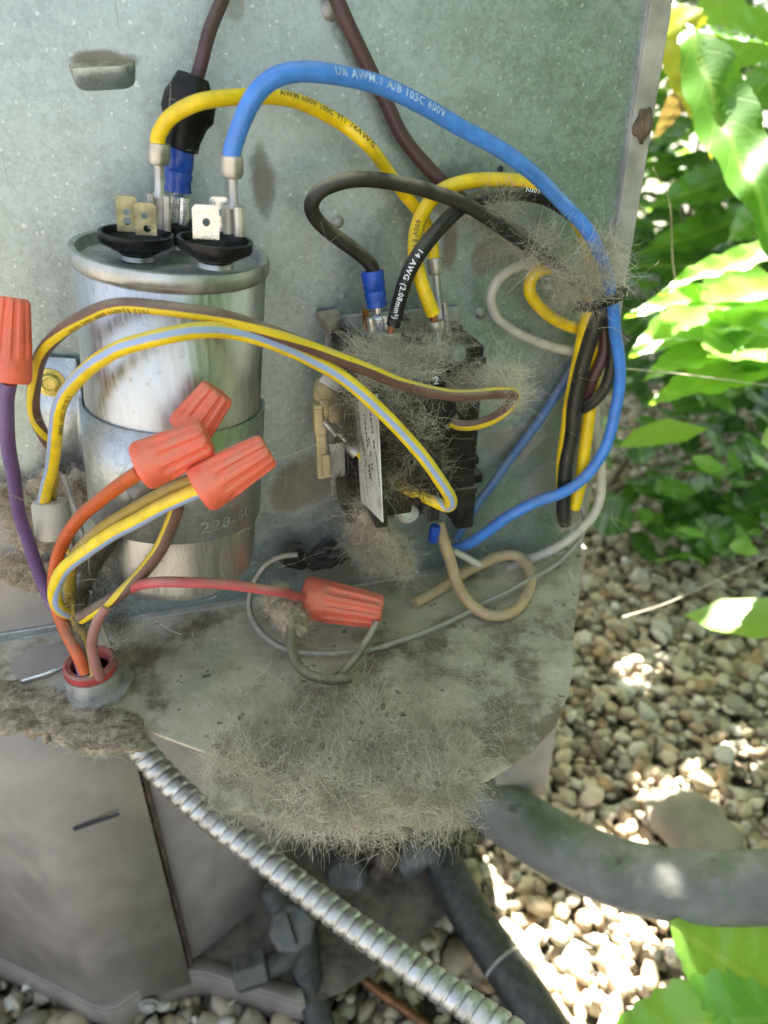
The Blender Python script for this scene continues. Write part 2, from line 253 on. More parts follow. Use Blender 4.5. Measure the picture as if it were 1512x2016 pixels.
# ------------------------------------------------------------------ object helpers
def link(o, parent=None):
    COL.objects.link(o)
    if parent is not None: o.parent = parent
    return o
def tag(o, label=None, cat=None, group=None, kind=None):
    for k, v in (('label', label), ('category', cat), ('group', group), ('kind', kind)):
        if v: o[k] = v
    return o
def empty(name, loc, label, cat, group=None):
    o = bpy.data.objects.new(name, None); o.location = loc; o.empty_display_size = .01; link(o); return tag(o, label, cat, group)
class MB:
    def __init__(s): s.v = []; s.f = []; s.uv = {}
    def add(s, vs, fs, uvs=None):
        n = len(s.v); s.v += [V(x) for x in vs]
        for i, f in enumerate(fs):
            s.f.append([a + n for a in f])
            if uvs: s.uv[len(s.f) - 1] = uvs[i]
        return s
    def box(s, c, size, rot=None):
        h = V(size) / 2; m = rot if rot else Matrix.Identity(3)
        vs = [V(c) + m @ V((x * h.x, y * h.y, z * h.z)) for x in (-1, 1) for y in (-1, 1) for z in (-1, 1)]
        return s.add(vs, [(0, 1, 3, 2), (4, 6, 7, 5), (0, 4, 5, 1), (2, 3, 7, 6), (0, 2, 6, 4), (1, 5, 7, 3)])
    def hexa(s, vs): return s.add(vs, [(3, 2, 1, 0), (4, 5, 6, 7), (0, 1, 5, 4), (1, 2, 6, 5), (2, 3, 7, 6), (3, 0, 4, 7)])
    def tube(s, pts, r, seg=12, cap=True, turn=None):
        pts = [V(p) for p in pts]; nn = frames(pts); rr = r if isinstance(r, (list, tuple)) else [r] * len(pts)
        vs, fs, uv = [], [], []; L = 0; sh = [0.] * len(pts)
        if turn:
            prev = None
            for i, p in enumerate(pts):
                t, n, b = nn[i]; c = CAM - p; a = math.atan2(c.dot(b), c.dot(n)) / (2 * math.pi)
                if prev is not None: a += round(prev - a)
                prev = a; f = i / (len(pts) - 1); k = 0
                while k < len(turn) - 2 and turn[k + 1][0] < f: k += 1
                (f0, w0), (f1, w1) = turn[k], turn[k + 1]; q = min(1, max(0, (f - f0) / (f1 - f0))); sh[i] = -a - (w0 + (w1 - w0) * q * q * (3 - 2 * q))
        for i, p in enumerate(pts):
            t, n, b = nn[i]
            for j in range(seg): a = 2 * math.pi * j / seg; vs.append(p + (n * math.cos(a) + b * math.sin(a)) * rr[i])
        for i in range(len(pts) - 1):
            L2 = L + (pts[i + 1] - pts[i]).length
            for j in range(seg):
                k = (j + 1) % seg; fs.append((i * seg + j, (i + 1) * seg + j, (i + 1) * seg + k, i * seg + k)[::-1])
                uv.append([(j / seg + sh[i], L), (j / seg + sh[i + 1], L2), ((j + 1) / seg + sh[i + 1], L2), ((j + 1) / seg + sh[i], L)][::-1])
            L = L2
        if cap:
            fs.append(tuple(range(seg))); uv.append([(0, 0)] * seg); e = (len(pts) - 1) * seg
            fs.append(tuple(e + j for j in range(seg))[::-1]); uv.append([(0, 0)] * seg)
        return s.add(vs, fs, uv)
    def lathe(s, prof, o, axis, seg=40, rib=None, ref=None):
        """prof: list of (radius, height along axis); rib(theta, i) scales the radius"""
        a = V(axis).normalized(); x = (V(ref) if ref else (V((0, -1, .2)) if abs(a.y) < .9 else V((1, 0, 0)))); x = (x - a * x.dot(a)).normalized(); y = a.cross(x)
        vs = []; fs = []
        for i, (r, h) in enumerate(prof):
            for j in range(seg):
                t = 2 * math.pi * j / seg; q = r * (rib(t, i) if rib else 1); vs.append(V(o) + a * h + (x * math.cos(t) + y * math.sin(t)) * q)
        for i in range(len(prof) - 1):
            for j in range(seg): k = (j + 1) % seg; fs.append((i * seg + j, i * seg + k, (i + 1) * seg + k, (i + 1) * seg + j))
        if prof[0][0] > 1e-6: fs.append(tuple(range(seg))[::-1])
        if prof[-1][0] > 1e-6: fs.append(tuple((len(prof) - 1) * seg + j for j in range(seg)))
        return s.add(vs, fs)
    def prism(s, poly, d):
        n = len(poly); a = [V(p) for p in poly]; b = [p + V(d) for p in a]
        return s.add(a + b, [tuple(range(n)), tuple(range(2 * n - 1, n - 1, -1))] + [(i, i + n, (i + 1) % n + n, (i + 1) % n) for i in range(n)])
    def build(s, name, mat, parent=None, smooth=40, bevel=0, origin=None):
        me = bpy.data.meshes.new(name); o0 = V(origin) if origin is not None else V((0, 0, 0))
        me.from_pydata([tuple(v - o0) for v in s.v], [], s.f)
        if s.uv:
            ul = me.uv_layers.new(name='UVMap')
            for p in me.polygons:
                u = s.uv.get(p.index)
                if u:
                    for li, q in zip(p.loop_indices, u): ul.data[li].uv = q
        me.materials.append(M[mat] if isinstance(mat, str) else mat)
        bm = bmesh.new(); bm.from_mesh(me); bmesh.ops.recalc_face_normals(bm, faces=bm.faces); bm.to_mesh(me); bm.free()
        if smooth:
            me.polygons.foreach_set('use_smooth', [True] * len(me.polygons)); me.set_sharp_from_angle(angle=R(smooth))
        o = bpy.data.objects.new(name, me); link(o, parent); o.location = o0 - (parent.location if parent is not None and parent.type == 'EMPTY' else V((0, 0, 0)))
        if parent is not None and parent.type != 'EMPTY': o.location = o0
        if parent is not None and parent.parent is not None: o.location = o0 - world(parent)
        elif parent is not None: o.location = o0 - parent.location
        if bevel:
            m = o.modifiers.new('bevel', 'BEVEL'); m.width = bevel; m.segments = 2; m.limit_method = 'ANGLE'; m.angle_limit = R(35)
        return o
def world(o):
    l = V(o.location)
    while o.parent is not None: o = o.parent; l = l + o.location
    return l
def frames(pts):
    n = len(pts); T = [(pts[min(i + 1, n - 1)] - pts[max(i - 1, 0)]).normalized() for i in range(n)]
    ref = V((-.15, -.85, .5)); nn = ref - T[0] * ref.dot(T[0])
    if nn.length < .15: nn = V((0, 0, 1)) - T[0] * T[0].z
    nn.normalize(); out = []
    for i in range(n):
        if i:
            q = T[i - 1].rotation_difference(T[i]); nn = q @ nn; nn = (nn - T[i] * nn.dot(T[i])).normalized()
        out.append((T[i], nn.copy(), T[i].cross(nn)))
    return out
def spline(pts, per=8):
    pts = [V(p) for p in pts]; q = [pts[0] * 2 - pts[1]] + pts + [pts[-1] * 2 - pts[-2]]; out = []
    for i in range(1, len(q) - 2):
        a, b, c, d = q[i - 1:i + 3]
        for k in range(per):
            t = k / per; out.append(.5 * ((2 * b) + (c - a) * t + (2 * a - 5 * b + 4 * c - d) * t * t + (3 * b - a - 3 * c + d) * t ** 3))
    out.append(pts[-1]); return out
def pw(pts, per=8): return spline([P(x, y, o / 1000) for x, y, o in pts], per)    # (px, py, mm in front of the panel)
WIRES = {}
def wire(key, pts, wpx, mat, label, cat='wire', name='wire', group=None, per=8, raw=False, turn=None):
    path = spline(pts, per) if raw else pw(pts, per); path = [p + V((mnoise.noise(p * 45), mnoise.noise(p * 45 + V((9, 0, 0))), mnoise.noise(p * 45 + V((0, 9, 0))))) * .0010 for p in path]; mid = path[len(path) // 2]
    r = .93 * wpx / 2 * depth(mid) / F
    # the eye sees insulation slightly uneven
    rr = [r * (1 + .025 * mnoise.noise(p * 90)) for p in path]
    o = MB().tube(path, rr, 20 if turn else 16, True, turn).build(name, mat, None, 60, origin=path[0]); tag(o, label, cat, group); WIRES[key] = (o, path, r); return o
def text_mesh(txt, size, bold=.0):
    c = bpy.data.curves.new('t', 'FONT'); c.body = txt; c.size = size; c.resolution_u = 2; c.space_character = 1.15; c.offset = bold
    o = bpy.data.objects.new('t', c); COL.objects.link(o); dg = bpy.context.evaluated_depsgraph_get(); me = bpy.data.meshes.new_from_object(o.evaluated_get(dg))
    bm = bmesh.new(); bm.from_mesh(me); bmesh.ops.remove_doubles(bm, verts=bm.verts, dist=size * 1e-4); x1 = max(v.co.x for v in bm.verts)
    for k in range(-2, 9): bmesh.ops.bisect_plane(bm, geom=bm.verts[:] + bm.edges[:] + bm.faces[:], plane_co=(0, k * size * .125 + size * .01, 0), plane_no=(0, 1, 0), dist=size * 1e-5)
    for k in range(1, int(x1 / (size * .6)) + 1): bmesh.ops.bisect_plane(bm, geom=bm.verts[:] + bm.edges[:] + bm.faces[:], plane_co=(k * size * .6, 0, 0), plane_no=(1, 0, 0), dist=size * 1e-5)
    bm.verts.index_update(); bm.to_mesh(me); bm.free()
    vs = [v.co.copy() for v in me.vertices]; fs = [tuple(p.vertices) for p in me.polygons]
    bpy.data.objects.remove(o); bpy.data.curves.remove(c); bpy.data.meshes.remove(me); return vs, fs
def wire_text(key, txt, start, size, ang=0, mat='whiteprint', flip=False):
    """print along the insulation, beginning near the given pixel; ang turns it round the wire"""
    o, path, r = WIRES[key]; fr = frames(path); S = [0]
    for i in range(1, len(path)): S.append(S[-1] + (path[i] - path[i - 1]).length)
    i0 = min(range(len(path)), key=lambda i: (lambda q: (q[0] - start[0]) ** 2 + (q[1] - start[1]) ** 2)(inview(path[i])))
    vs, fs = text_mesh(txt, size, size * .02); wd = max(v.x for v in vs); out = []
    for v in vs:
        x, y = (wd - v.x, size * .7 - v.y) if flip else (v.x, v.y)
        s = S[i0] + x; i = 0
        while i < len(S) - 2 and S[i + 1] < s: i += 1
        f = (s - S[i]) / max(1e-9, S[i + 1] - S[i]); p = path[i].lerp(path[i + 1], f); a = fr[i]; b = fr[i + 1]
        n = a[1].lerp(b[1], f); bb = a[2].lerp(b[2], f); c = CAM - p; th0 = math.atan2(c.dot(bb), c.dot(n)); th = th0 + R(ang) - (y - size * .35) / r
        out.append(p + (n * math.cos(th) + bb * math.sin(th)) * (r * 1.03 + .00006))
    m = MB(); m.add(out, fs); return m.build('printed_lettering', mat, o, 0, origin=world(o))
def rotz(x, z):                      # matrix with columns x, y, z from an x axis and a z hint
    x = V(x).normalized(); z = (V(z) - x * x.dot(V(z))).normalized(); return Matrix((x, z.cross(x), z)).transposed()
def blob(c, rad, amp, seed, sub=3, sq=(1, 1, 1), rot=None):
    bm = bmesh.new(); bmesh.ops.create_icosphere(bm, subdivisions=sub, radius=1); vs = []
    for v in bm.verts:
        d = v.co.normalized(); k = 1 + amp * (mnoise.noise(d * 1.6 + V((seed, 0, 0))) + .5 * mnoise.noise(d * 4 + V((0, seed, 0))))
        q = V((d.x * sq[0], d.y * sq[1], d.z * sq[2])) * k * rad; vs.append(V(c) + ((rot @ q) if rot else q))
    fs = [tuple(x.index for x in f.verts) for f in bm.faces]; bm.free(); return vs, fs
def bulk(name, verts, faces, mat, parent=None, smooth=True):
    me = bpy.data.meshes.new(name); verts = np.asarray(verts, dtype=np.float32); faces = np.asarray(faces, dtype=np.int32); k = faces.shape[1]
    me.vertices.add(len(verts)); me.vertices.foreach_set('co', verts.ravel()); me.loops.add(faces.size); me.loops.foreach_set('vertex_index', faces.ravel())
    me.polygons.add(len(faces)); me.polygons.foreach_set('loop_start', np.arange(0, faces.size, k, dtype=np.int32)); me.polygons.foreach_set('use_smooth', np.full(len(faces), smooth))
    me.update(calc_edges=True); me.validate(); me.materials.append(M[mat]); o = bpy.data.objects.new(name, me); return link(o, parent)
def strands(roots, dirs, length, curl=.5, rad=.00008, seg=6, sag=0.):
    n = len(roots); p = np.array(roots, float); d = np.array(dirs, float); d /= np.linalg.norm(d, axis=1, keepdims=True) + 1e-9; L = np.broadcast_to(np.asarray(length, float), (n,))
    pts = [p.copy()]; bend = RNG.normal(0, 1, (n, 3)) * curl
    for i in range(seg):
        d = d + bend * .6 + RNG.normal(0, 1, (n, 3)) * curl * .6; d[:, 2] -= sag; d /= np.linalg.norm(d, axis=1, keepdims=True) + 1e-9
        p = p + d * (L / seg)[:, None]; pts.append(p.copy())
    pts = np.stack(pts, 1); a = RNG.normal(0, 1, (n, 3)); a /= np.linalg.norm(a, axis=1, keepdims=True); b = np.cross(a, d); b /= np.linalg.norm(b, axis=1, keepdims=True) + 1e-9; a = np.cross(b, d)
    tw = np.linspace(1, .45, seg + 1)[None, :, None]; rr = (rad * RNG.uniform(.6, 1.5, n))[:, None, None] * tw
    ring = [pts + rr * (math.cos(t) * a[:, None] + math.sin(t) * b[:, None]) for t in (0, 3.14159)]
    vs = np.stack(ring, 2).reshape(-1, 3); base = (np.arange(n) * (seg + 1) * 2)[:, None]; ii = (np.arange(seg) * 2)[None, :]
    q = np.stack(np.broadcast_arrays(base + ii, base + ii + 1, base + ii + 3, base + ii + 2), -1).reshape(-1, 4); return vs, q
def rnd_dirs(n, bias=(0, 0, 0)): return RNG.normal(0, 1, (n, 3)) + np.array(bias)
def lint(label, sets, core=None, mat='lint', cat='lint', name='lint_clump', cmat='dirt', fuzz=0):
    """one uncountable tangle of fibres; sets: list of strand tuples, core: (verts, faces) of the matted heart"""
    vs = []; fs = []; n = 0; sets = list(sets)
    if core and fuzz:              # fibres growing out of the matted heart itself
        pts = []; nd = []
        for a, b in core:
            c = sum(a, V()) / len(a)
            for _ in range(fuzz): q = a[random.randrange(len(a))]; pts.append(tuple(q)); nd.append(tuple((q - c).normalized()))
        sets.append(strands(np.array(pts), np.array(nd) * .7 + RNG.normal(0, .8, (len(pts), 3)), RNG.uniform(.003, .011, len(pts)), .85, .00007, 6))
    for a, b in sets: vs.append(a); fs.append(b + n); n += len(a)
    o = bulk(name, np.concatenate(vs), np.concatenate(fs), mat); tag(o, label, cat, kind='stuff')
    if core:
        m = MB()
        for a, b in core: m.add(a, b)
        c = m.build('matted_core', cmat, o, 60); tag(c, kind='stuff')
    if fuzz == 110:       # grit, seeds and leaf crumbs caught in the felt
        m = MB()
        for k in range(150):
            q = sets[0][0][RNG.integers(0, len(sets[0][0]))]; m.add(*blob(V(q) + V((0, 0, .0012)), random.choice((.0004, .0006, .0009, .0016)), .5, k, 1, (1.4, .7, .5), Matrix.Rotation(random.uniform(0, 6), 3, 'Z')))
        c = m.build('caught_debris', 'pan', o, 60); tag(c, kind='stuff')
    return o
def cloud(c, r, n, sq=(1, 1, 1)):
    p = RNG.normal(0, 1, (n, 3)); p /= np.linalg.norm(p, axis=1, keepdims=True); p *= (RNG.uniform(0, 1, (n, 1)) ** .5); return p * np.array(sq) * r + np.array(c)
# ================================================================== THE GROUND
g = MB(); S = 150
g.add([(-S, -S, -.012), (S, -S, -.012), (S, S, -.012), (-S, S, -.012)], [(0, 1, 2, 3)])
ground = g.build('gravel_bed', 'soil'); tag(ground, kind='structure')
def peb(seed):
    random.seed(seed); return blob((0, 0, 0), 1, .42, seed * 3.7, 2, (1, random.uniform(.5, .9), random.uniform(.38, .66)))
PB = [peb(i) for i in range(10)]; PM = []
for vs, fs in PB:
    me = bpy.data.meshes.new('pebble'); me.from_pydata([tuple(v) for v in vs], [], fs); me.materials.append(M['pebble']); me.polygons.foreach_set('use_smooth', [True] * len(fs)); PM.append(me)
random.seed(5); pl = []
for layer, (step, zz) in enumerate(((.0130, -.006), (.0155, .002), (.024, .006))):
    x = -.45
    while x < 1.75:
        y = -.45
        while y < 1.75:
            px, py = x + random.uniform(-.5, .5) * step, y + random.uniform(-.5, .5) * step; y += step
            v = inview(V((px, py, 0)))
            if v is None or not (-120 < v[0] < 1640 and 700 < v[1] < 2160): continue
            if layer == 2 and random.random() < .45: continue
            s = random.choice((.0042, .0052, .0062, .0072, .0084, .010, .013)) * random.uniform(.85, 1.15)
            pl.append((v[2] / s, px, py, zz + random.uniform(-.004, .004), s))
        x += step
vis = []
for q in pl:
    u, v, z = inview(V(q[1:4])); hid = (u < 1090 and v < 1640) or (u < 560 and v < 1880) or (u < 880 and v < 1690)
    (vis if not hid and 0 < u < 1512 and v < 2016 else []).append(q)
vis.sort(); top = set(id(q) for q in vis[:298]); rv = []; rf = []; nb = 0
for q in pl:
    _, px, py, pz, s = q; rot = Matrix.Rotation(random.uniform(0, 6.28), 3, 'Z') @ Matrix.Rotation(random.gauss(0, .35), 3, 'X') @ Matrix.Rotation(random.gauss(0, .35), 3, 'Y'); i = random.randrange(10)
    if id(q) in top:
        o = bpy.data.objects.new('pebble', PM[i]); link(o, ground); o.location = (px, py, pz); o.rotation_euler = rot.to_euler(); o.scale = (s, s, s)
    else:
        a = (np.array([tuple(v) for v in PB[i][0]]) @ np.array(rot).T) * s + np.array((px, py, pz)); rv.append(a); rf.append(np.array(PB[i][1]) + nb); nb += len(a)
o = bulk('loose_pebbles', np.concatenate(rv), np.concatenate(rf), 'pebble', ground); tag(o, kind='stuff')
vs, fs = blob(PZ(1362, 1625, .022), .038, .22, 4.4, 3, (.85, 1.15, .36), Matrix.Rotation(.5, 3, 'Z')); tag(MB().add(vs, fs).build('flat_stone', 'rock', origin=PZ(1362, 1625, .022)), 'large flat brownish stone among the small pebbles above the grey pipe', 'stone')
# ================================================================== THE UNIT
unit = empty('air_conditioner', (0, 0, 0), 'open outdoor air conditioner cabinet with bare galvanised back panel and dusty shelf', 'air conditioner')
ZT, ZF = 1.0, .37
# back panel: galvanised sheet, right edge bent to a flange
m = MB(); m.box((-.13, .0006, (ZT + .34) / 2), (.632, .0012, ZT - .34)); m.build('back_panel', 'panel', unit, 0)
m = MB(); m.box((.1905, -.0012, (ZT + .372) / 2), (.009, .003, ZT - .372)); m.box((.1955, .012, (ZT + .372) / 2), (.0012, .027, ZT - .372)); m.build('edge_flange', 'paint_edge', unit, 0, .0004)
m = MB(); m.box((-.13, .36, .99), (.66, .70, .02)); m.box((-.445, .36, .5), (.012, .7, .95)); m.box((.189, .38, .5), (.010, .66, .93)); m.box((-.13, .70, .5), (.62, .012, .95)); m.build('cabinet', 'paint', unit, 0, .002)
# pressed lifting slot
a, b = P(140, 150), P(268, 143); ax = (b - a); L = ax.length; c = (a + b) / 2; X = ax.normalized(); m = MB(); vs = []; fs = []; nu, nv = 28, 8
for i in range(nu + 1):
    s = i / nu * 2 - 1; w_ = max(0, 1 - abs(s) ** 6) ** .4
    for j in range(nv + 1):
        t = j / nv; vs.append(c + X * (s * L / 2) + V((0, -.0042 * w_ * math.sin(math.pi / 2 * (1 - t)) - .0002, .0022 - .0068 * t * w_ - .0006 * (1 - w_))))
for i in range(nu):
    for j in range(nv): k = i * (nv + 1) + j; fs.append((k, k + 1, k + nv + 2, k + nv + 1))
m.add(vs, fs); tp = [vs[i * (nv + 1)] for i in range(nu + 1)]; bk = [V((p.x, -.0003, p.z + .0016)) for p in tp]
lou = m.build('pressed_slot', 'panel', unit, 60, origin=c)
m = MB(); m.add(tp + bk, [(i, i + 1, i + nu + 2, i + nu + 1) for i in range(nu)]); m.build('slot_dirt', 'dirt', unit, 60)
for (x, y, r) in ((665, 436, .0017), (945, 616, .0018), (650, 22, .0021)):
    p = P(x, y); MB().lathe([(r * 1.5, 0), (r * 1.45, .0004), (r, .0012), (r * .5, .0018), (.00001, .0019)], p, (0, -1, 0), 18).build('rivet', 'zinc', unit, 40)
p = P(985, 333); MB().lathe([(.0013, .0001), (.0013, .0003), (.00001, .0003)], p, (0, -1, 0), 16).build('punched_hole', 'ink', unit, 0)
# shelf (tray)
poly = [(-.44, -.0012), (-.44, .03), (.1950, .03), (.1965, 0), (.184, -.022), (.170, -.045), (.158, -.065), (.148, -.084), (.137, -.101), (.123, -.1165), (.105, -.128), (.086, -.1345), (.066, -.136), (.045, -.131), (.02, -.1175), (-.0166, -.093), (-.0586, -.060), (-.075, -.052), (-.098, -.0465), (-.20, -.02), (-.44, -.01)]
m = MB(); m.prism([(x, y, ZF) for x, y in poly], (0, 0, -.0014)); m.build('shelf', 'tray', unit, 0, .0003)
# upturned lip where shelf meets panel and the left hand taupe cut-outs
m = MB(); q = [P(-120, 1265, .002), P(150, 1222, .002), P(158, 1290, .002), P(-120, 1340, .002)]; m.prism(q, (0, -.0012, 0)); m.build('lip_strip', 'strap', unit, 0, .0003)
m = MB(); m.box((.05, -.002, ZF + .0006), (.29, .004, .0012)); m.build('weld_seam', 'zinc', unit, 0, .0003)
def rplate(name, pts, off, th, mat):
    m = MB(); q = [P(x, y, off) for x, y in pts]; m.prism(q, (0, -th, 0)); return m.build(name, mat, unit, 0, .0004)
rplate('casing_patch', [(-80, 960), (70, 945), (140, 1010), (150, 1180), (128, 1225), (70, 1240), (35, 1252), (10, 1248), (-80, 1262)], .0004, .0012, 'paint')
m = MB(); m.prism([PZ(x, y, ZF + .0006) for x, y in ((22, 1322), (32, 1294), (60, 1279), (105, 1270), (138, 1270), (146, 1289), (134, 1312), (95, 1332), (46, 1346))], (0, 0, .0007)); m.build('oval_plate', 'paint', unit, 0, .0003)
MB().tube([PZ(44, 1340, ZF + .0035), PZ(88, 1327, ZF + .0045), PZ(134, 1309, ZF + .0035)], .0008, 10).build('bright_wire_clip', 'brightmetal', unit, 40)
# lower casing below the shelf
def facet(name, xy, z0, z1, mat='paint', bev=.001):
    m = MB(); n = len(xy); vs = [V((x, y, z0)) for x, y in xy] + [V((x, y, z1)) for x, y in xy]; m.add(vs, [(i, i + 1, i + 1 + n, i + n) for i in range(n - 1)])
    o = m.build(name, mat, unit, 20); md = o.modifiers.new('thickness', 'SOLIDIFY'); md.thickness = .0012; md.offset = 1; return o
facet('corner_casing', [(-.46, .26), (-.199, .063), (-.122, .005), (-.0625, .012)], .02, .366)
facet('right_casing', [(-.060, .018), (.015, .064), (.05, .082), (.19, .082)], .02, .366)
m = MB(); m.box((-.0605, .0165, .193), (.0022, .006, .345)); m.build('casing_seam', 'rust', unit, 0)
p, q = PZ(0, 0, 1), 0
a, b = P(146, 1630, -.006), P(234, 1600, -.006); m = MB(); m.tube([a + V((0, -.001, 0)), b + V((0, -.001, 0))], .0011, 8); m.build('casing_slot', 'ink', unit, 40)
fl = [PZ(x, y, .036) for x, y in ((-90, 1850), (0, 1888), (100, 1935), (205, 1985), (275, 1950), (340, 1921), (372, 1913), (405, 1914), (440, 1925), (520, 1950), (600, 1975))]
fl = spline(fl, 4); m = MB(); n = len(fl); th = [V((f.y * 0 + 0, -.0, 0)) for f in fl]; vs = [f.copy() for f in fl] + [f - V((0, 0, .034)) for f in fl] + [f + V((.0, .010, 0)) for f in fl]
m.add(vs, [(i, i + 1, n + i + 1, n + i) for i in range(n - 1)] + [(2 * n + i, 2 * n + i + 1, i + 1, i) for i in range(n - 1)]); o = m.build('base_flange', 'paint', unit, 50); md = o.modifiers.new('thickness', 'SOLIDIFY'); md.thickness = .0016
pan = [V((f.x, f.y, .033)) for f in fl] + [PZ(x, y, .033) for x, y in ((680, 1950), (800, 1870), (900, 1780))] + [V((x, y, .033)) for x, y in ((.10, .085), (.05, .084), (.015, .066), (-.06, .02), (-.122, .007), (-.199, .066), (-.46, .27))]
m = MB(); m.prism(pan, (0, 0, -.0015)); m.build('base_pan', 'pan', unit, 0)
p = PZ(293, 1972, .018); MB().lathe([(.0075, 0), (.0075, .001), (.0055, .0012), (.0052, .0035), (.0035, .0048), (.00001, .005)], p + V((0, -.002, 0)), (-.1, -1, .1), 6 * 4).build('bolt', 'zinc', unit, 40)
# corner post at the right, below the shelf
m = MB(); m.box((.1810, .006, .262), (.040, .012, .212)); m.build('corner_post', 'paint', unit, 0, .0015);
# ================================================================== CAPACITOR
ct, cb = V((-.0020, -.042, .5490)), V((-.0172, -.0365, .4235)); ca = (ct - cb); CL = ca.length; ca.normalize(); CR = .0310
cap = empty('capacitor', cb, 'large silver motor run capacitor strapped upright to the back panel', 'capacitor')
MB().lathe([(.00001, .0), (CR - .006, .0), (CR - .0028, .0008), (CR - .0008, .0028), (CR - .0002, .006), (CR, .012), (CR, CL - .0062), (CR - .0004, CL - .0058)], cb, ca, 72).build('can', 'alu', cap, 50)
MB().lathe([(CR - .0003, CL - .0060), (CR + .0006, CL - .0054), (CR + .0011, CL - .0042), (CR + .0011, CL - .0014), (CR + .0006, CL - .0002), (CR - .0004, CL), (CR - .0014, CL - .0004), (CR - .0018, CL - .0020), (CR - .0022, CL - .0040)], cb, ca, 72).build('crimped_rim', 'rim', cap, 50)
MB().lathe([(CR - .0021, CL - .0042), (CR - .004, CL - .0046), (CR - .010, CL - .0042), (.00001, CL - .0040)], cb, ca, 48).build('lid', 'dustlid', cap, 50)
def cup(px, py, rr):
    p = PZ(px, py, .5550); n = ca; base = p - n * .0068; mm = MB().lathe([(rr * .42, -.001), (rr * .45, .0), (rr * .50, .0004), (rr * .96, .0033), (rr * 1., .0040), (rr, .0066), (rr * .95, .0068), (rr * .90, .0066), (rr * .86, .0044), (rr * .45, .0018), (.00001, .0017)], base, n, 48)
    mm.build('terminal_cup', 'blackplastic', cap, 40); MB().lathe([(rr * .50, -.0016), (rr * .48, -.0008), (rr * .46, -.0002), (.00001, -.0001)], base, n, 32).build('ferrule', 'rim', cap, 40); return p
cupL = cup(268, 456, .0117); cupR = cup(424, 469, .0115); cupB = cup(352, 437, .0085)
def tab(x0, x1, y0, y1, off, mat, holes, th=.0008, parent=cap, sk=0):
    """a flat blade with chamfered top and real holes; corners in pixels on a plane off metres before the panel"""
    bm = bmesh.new(); a = P(x0, y1, off); b = P(x1, y1, off); c_ = P(x1, y0, off); d = P(x0, y0, off); U = (b - a); Vv = (d - a)
    ux, vy = U.length, Vv.length; ch = .13 * ux; poly = [(0, 0), (ux, 0), (ux, vy - ch), (ux - ch, vy), (ch, vy), (0, vy - ch)]
    edges = []
    def loop(pts): vs_ = [bm.verts.new((x, 0, z)) for x, z in pts]; return [bm.edges.new((vs_[i], vs_[(i + 1) % len(vs_)])) for i in range(len(vs_))]
    edges += loop(poly)
    for (u, v, r) in holes: edges += loop([(u * ux + r * math.cos(t * .5236), v * vy + r * math.sin(t * .5236)) for t in range(12)])
    bmesh.ops.triangle_fill(bm, use_beauty=True, use_dissolve=False, edges=edges)
    for f in list(bm.faces):
        cc = f.calc_center_median()
        if any((cc.x - u * ux) ** 2 + (cc.z - v * vy) ** 2 < (r * .8) ** 2 for u, v, r in holes): bm.faces.remove(f)
    bmesh.ops.solidify(bm, geom=bm.faces[:], thickness=th); me = bpy.data.meshes.new('blade_tab'); bmesh.ops.recalc_face_normals(bm, faces=bm.faces); bm.to_mesh(me); bm.free(); me.materials.append(M[mat])
    o = bpy.data.objects.new('blade_tab', me); link(o, parent); xx = U.normalized(); zz = Vv.normalized(); yy = zz.cross(xx).normalized(); mt = Matrix((xx, yy, zz)).transposed().to_4x4(); mt.translation = a - world(parent); o.matrix_local = mt; return o
offL = -cupL.y; offR = -cupR.y; offB = -cupB.y
tab(231, 272, 384, 455, offL + .000, 'olive_tab', [(.5, .55, .0011), (.5, .30, .0013)]); tab(267, 309, 398, 462, offL + .004, 'olive_tab', [(.45, .6, .0010), (.55, .2, .0012)])
tab(380, 432, 402, 470, offR + .004, 'brightmetal', [(.52, .5, .0012)]); tab(414, 452, 387, 455, offR - .004, 'brightmetal', [(.6, .55, .0011)])
# ------------------------------------------------------------------ strap
strap = empty('mounting_strap', cb + ca * .04, 'grey galvanised strap clamping the silver capacitor to the panel with a brass screw', 'strap')
def capring(h, th, r): 
    x = V((1, 0, 0)); x = (x - ca * x.dot(ca)).normalized(); y = ca.cross(x); return cb + ca * h + (x * math.cos(th) + y * math.sin(th)) * r
m = MB(); vs = []; fs = []; n = 40; H0, H1 = .0265, .0725
for i in range(n + 1):
    th = R(178 + (364 - 178) * i / n); lo = H0 + .004 * math.sin(math.pi * i / n); hi = H1 + .0018 * math.sin(math.pi * i / n)
    for h in (lo, hi): vs.append(capring(h, th, CR + .0006)); 
fs = [(2 * i, 2 * i + 2, 2 * i + 3, 2 * i + 1) for i in range(n)]
m.add(vs, fs); band = m.build('band', 'strap', strap, 60); md = band.modifiers.new('thickness', 'SOLIDIFY'); md.thickness = .0011; md.offset = 1
lo, hi = vs[0], vs[1]; m = MB(); e0 = P(150, 705, .0025); e1 = P(62, 700, .0025); e2 = P(78, 935, .0025); e3 = P(160, 940, .0025)
m.add([hi, V((hi.x - .004, -.006, hi.z)), e0, e1, lo, V((lo.x - .004, -.006, lo.z)), e3, e2], [(0, 4, 5, 1), (1, 5, 6, 2), (2, 6, 7, 3)]); o = m.build('ear', 'strap', strap, 30); md = o.modifiers.new('thickness', 'SOLIDIFY'); md.thickness = .0011
p = P(98, 752, .004); scr = MB().lathe([(.0056, 0), (.0056, .0008), (.0040, .0010), (.0039, .0030), (.0036, .0035), (.0026, .0036), (.0022, .0028), (.00001, .0027)], p, (.0, -1, .05), 36).build('screw', 'brass', strap, 40, origin=p)
p = capring(.052, R(245), CR + .0012); m = MB(); m.lathe([(.0036, .0), (.0042, .0006), (.0036, .0010), (.0032, .0006)], p, capring(.052, R(245), 2) - capring(.052, R(245), 1), 24); m.build('strap_hole_rim', 'zinc', strap, 50)
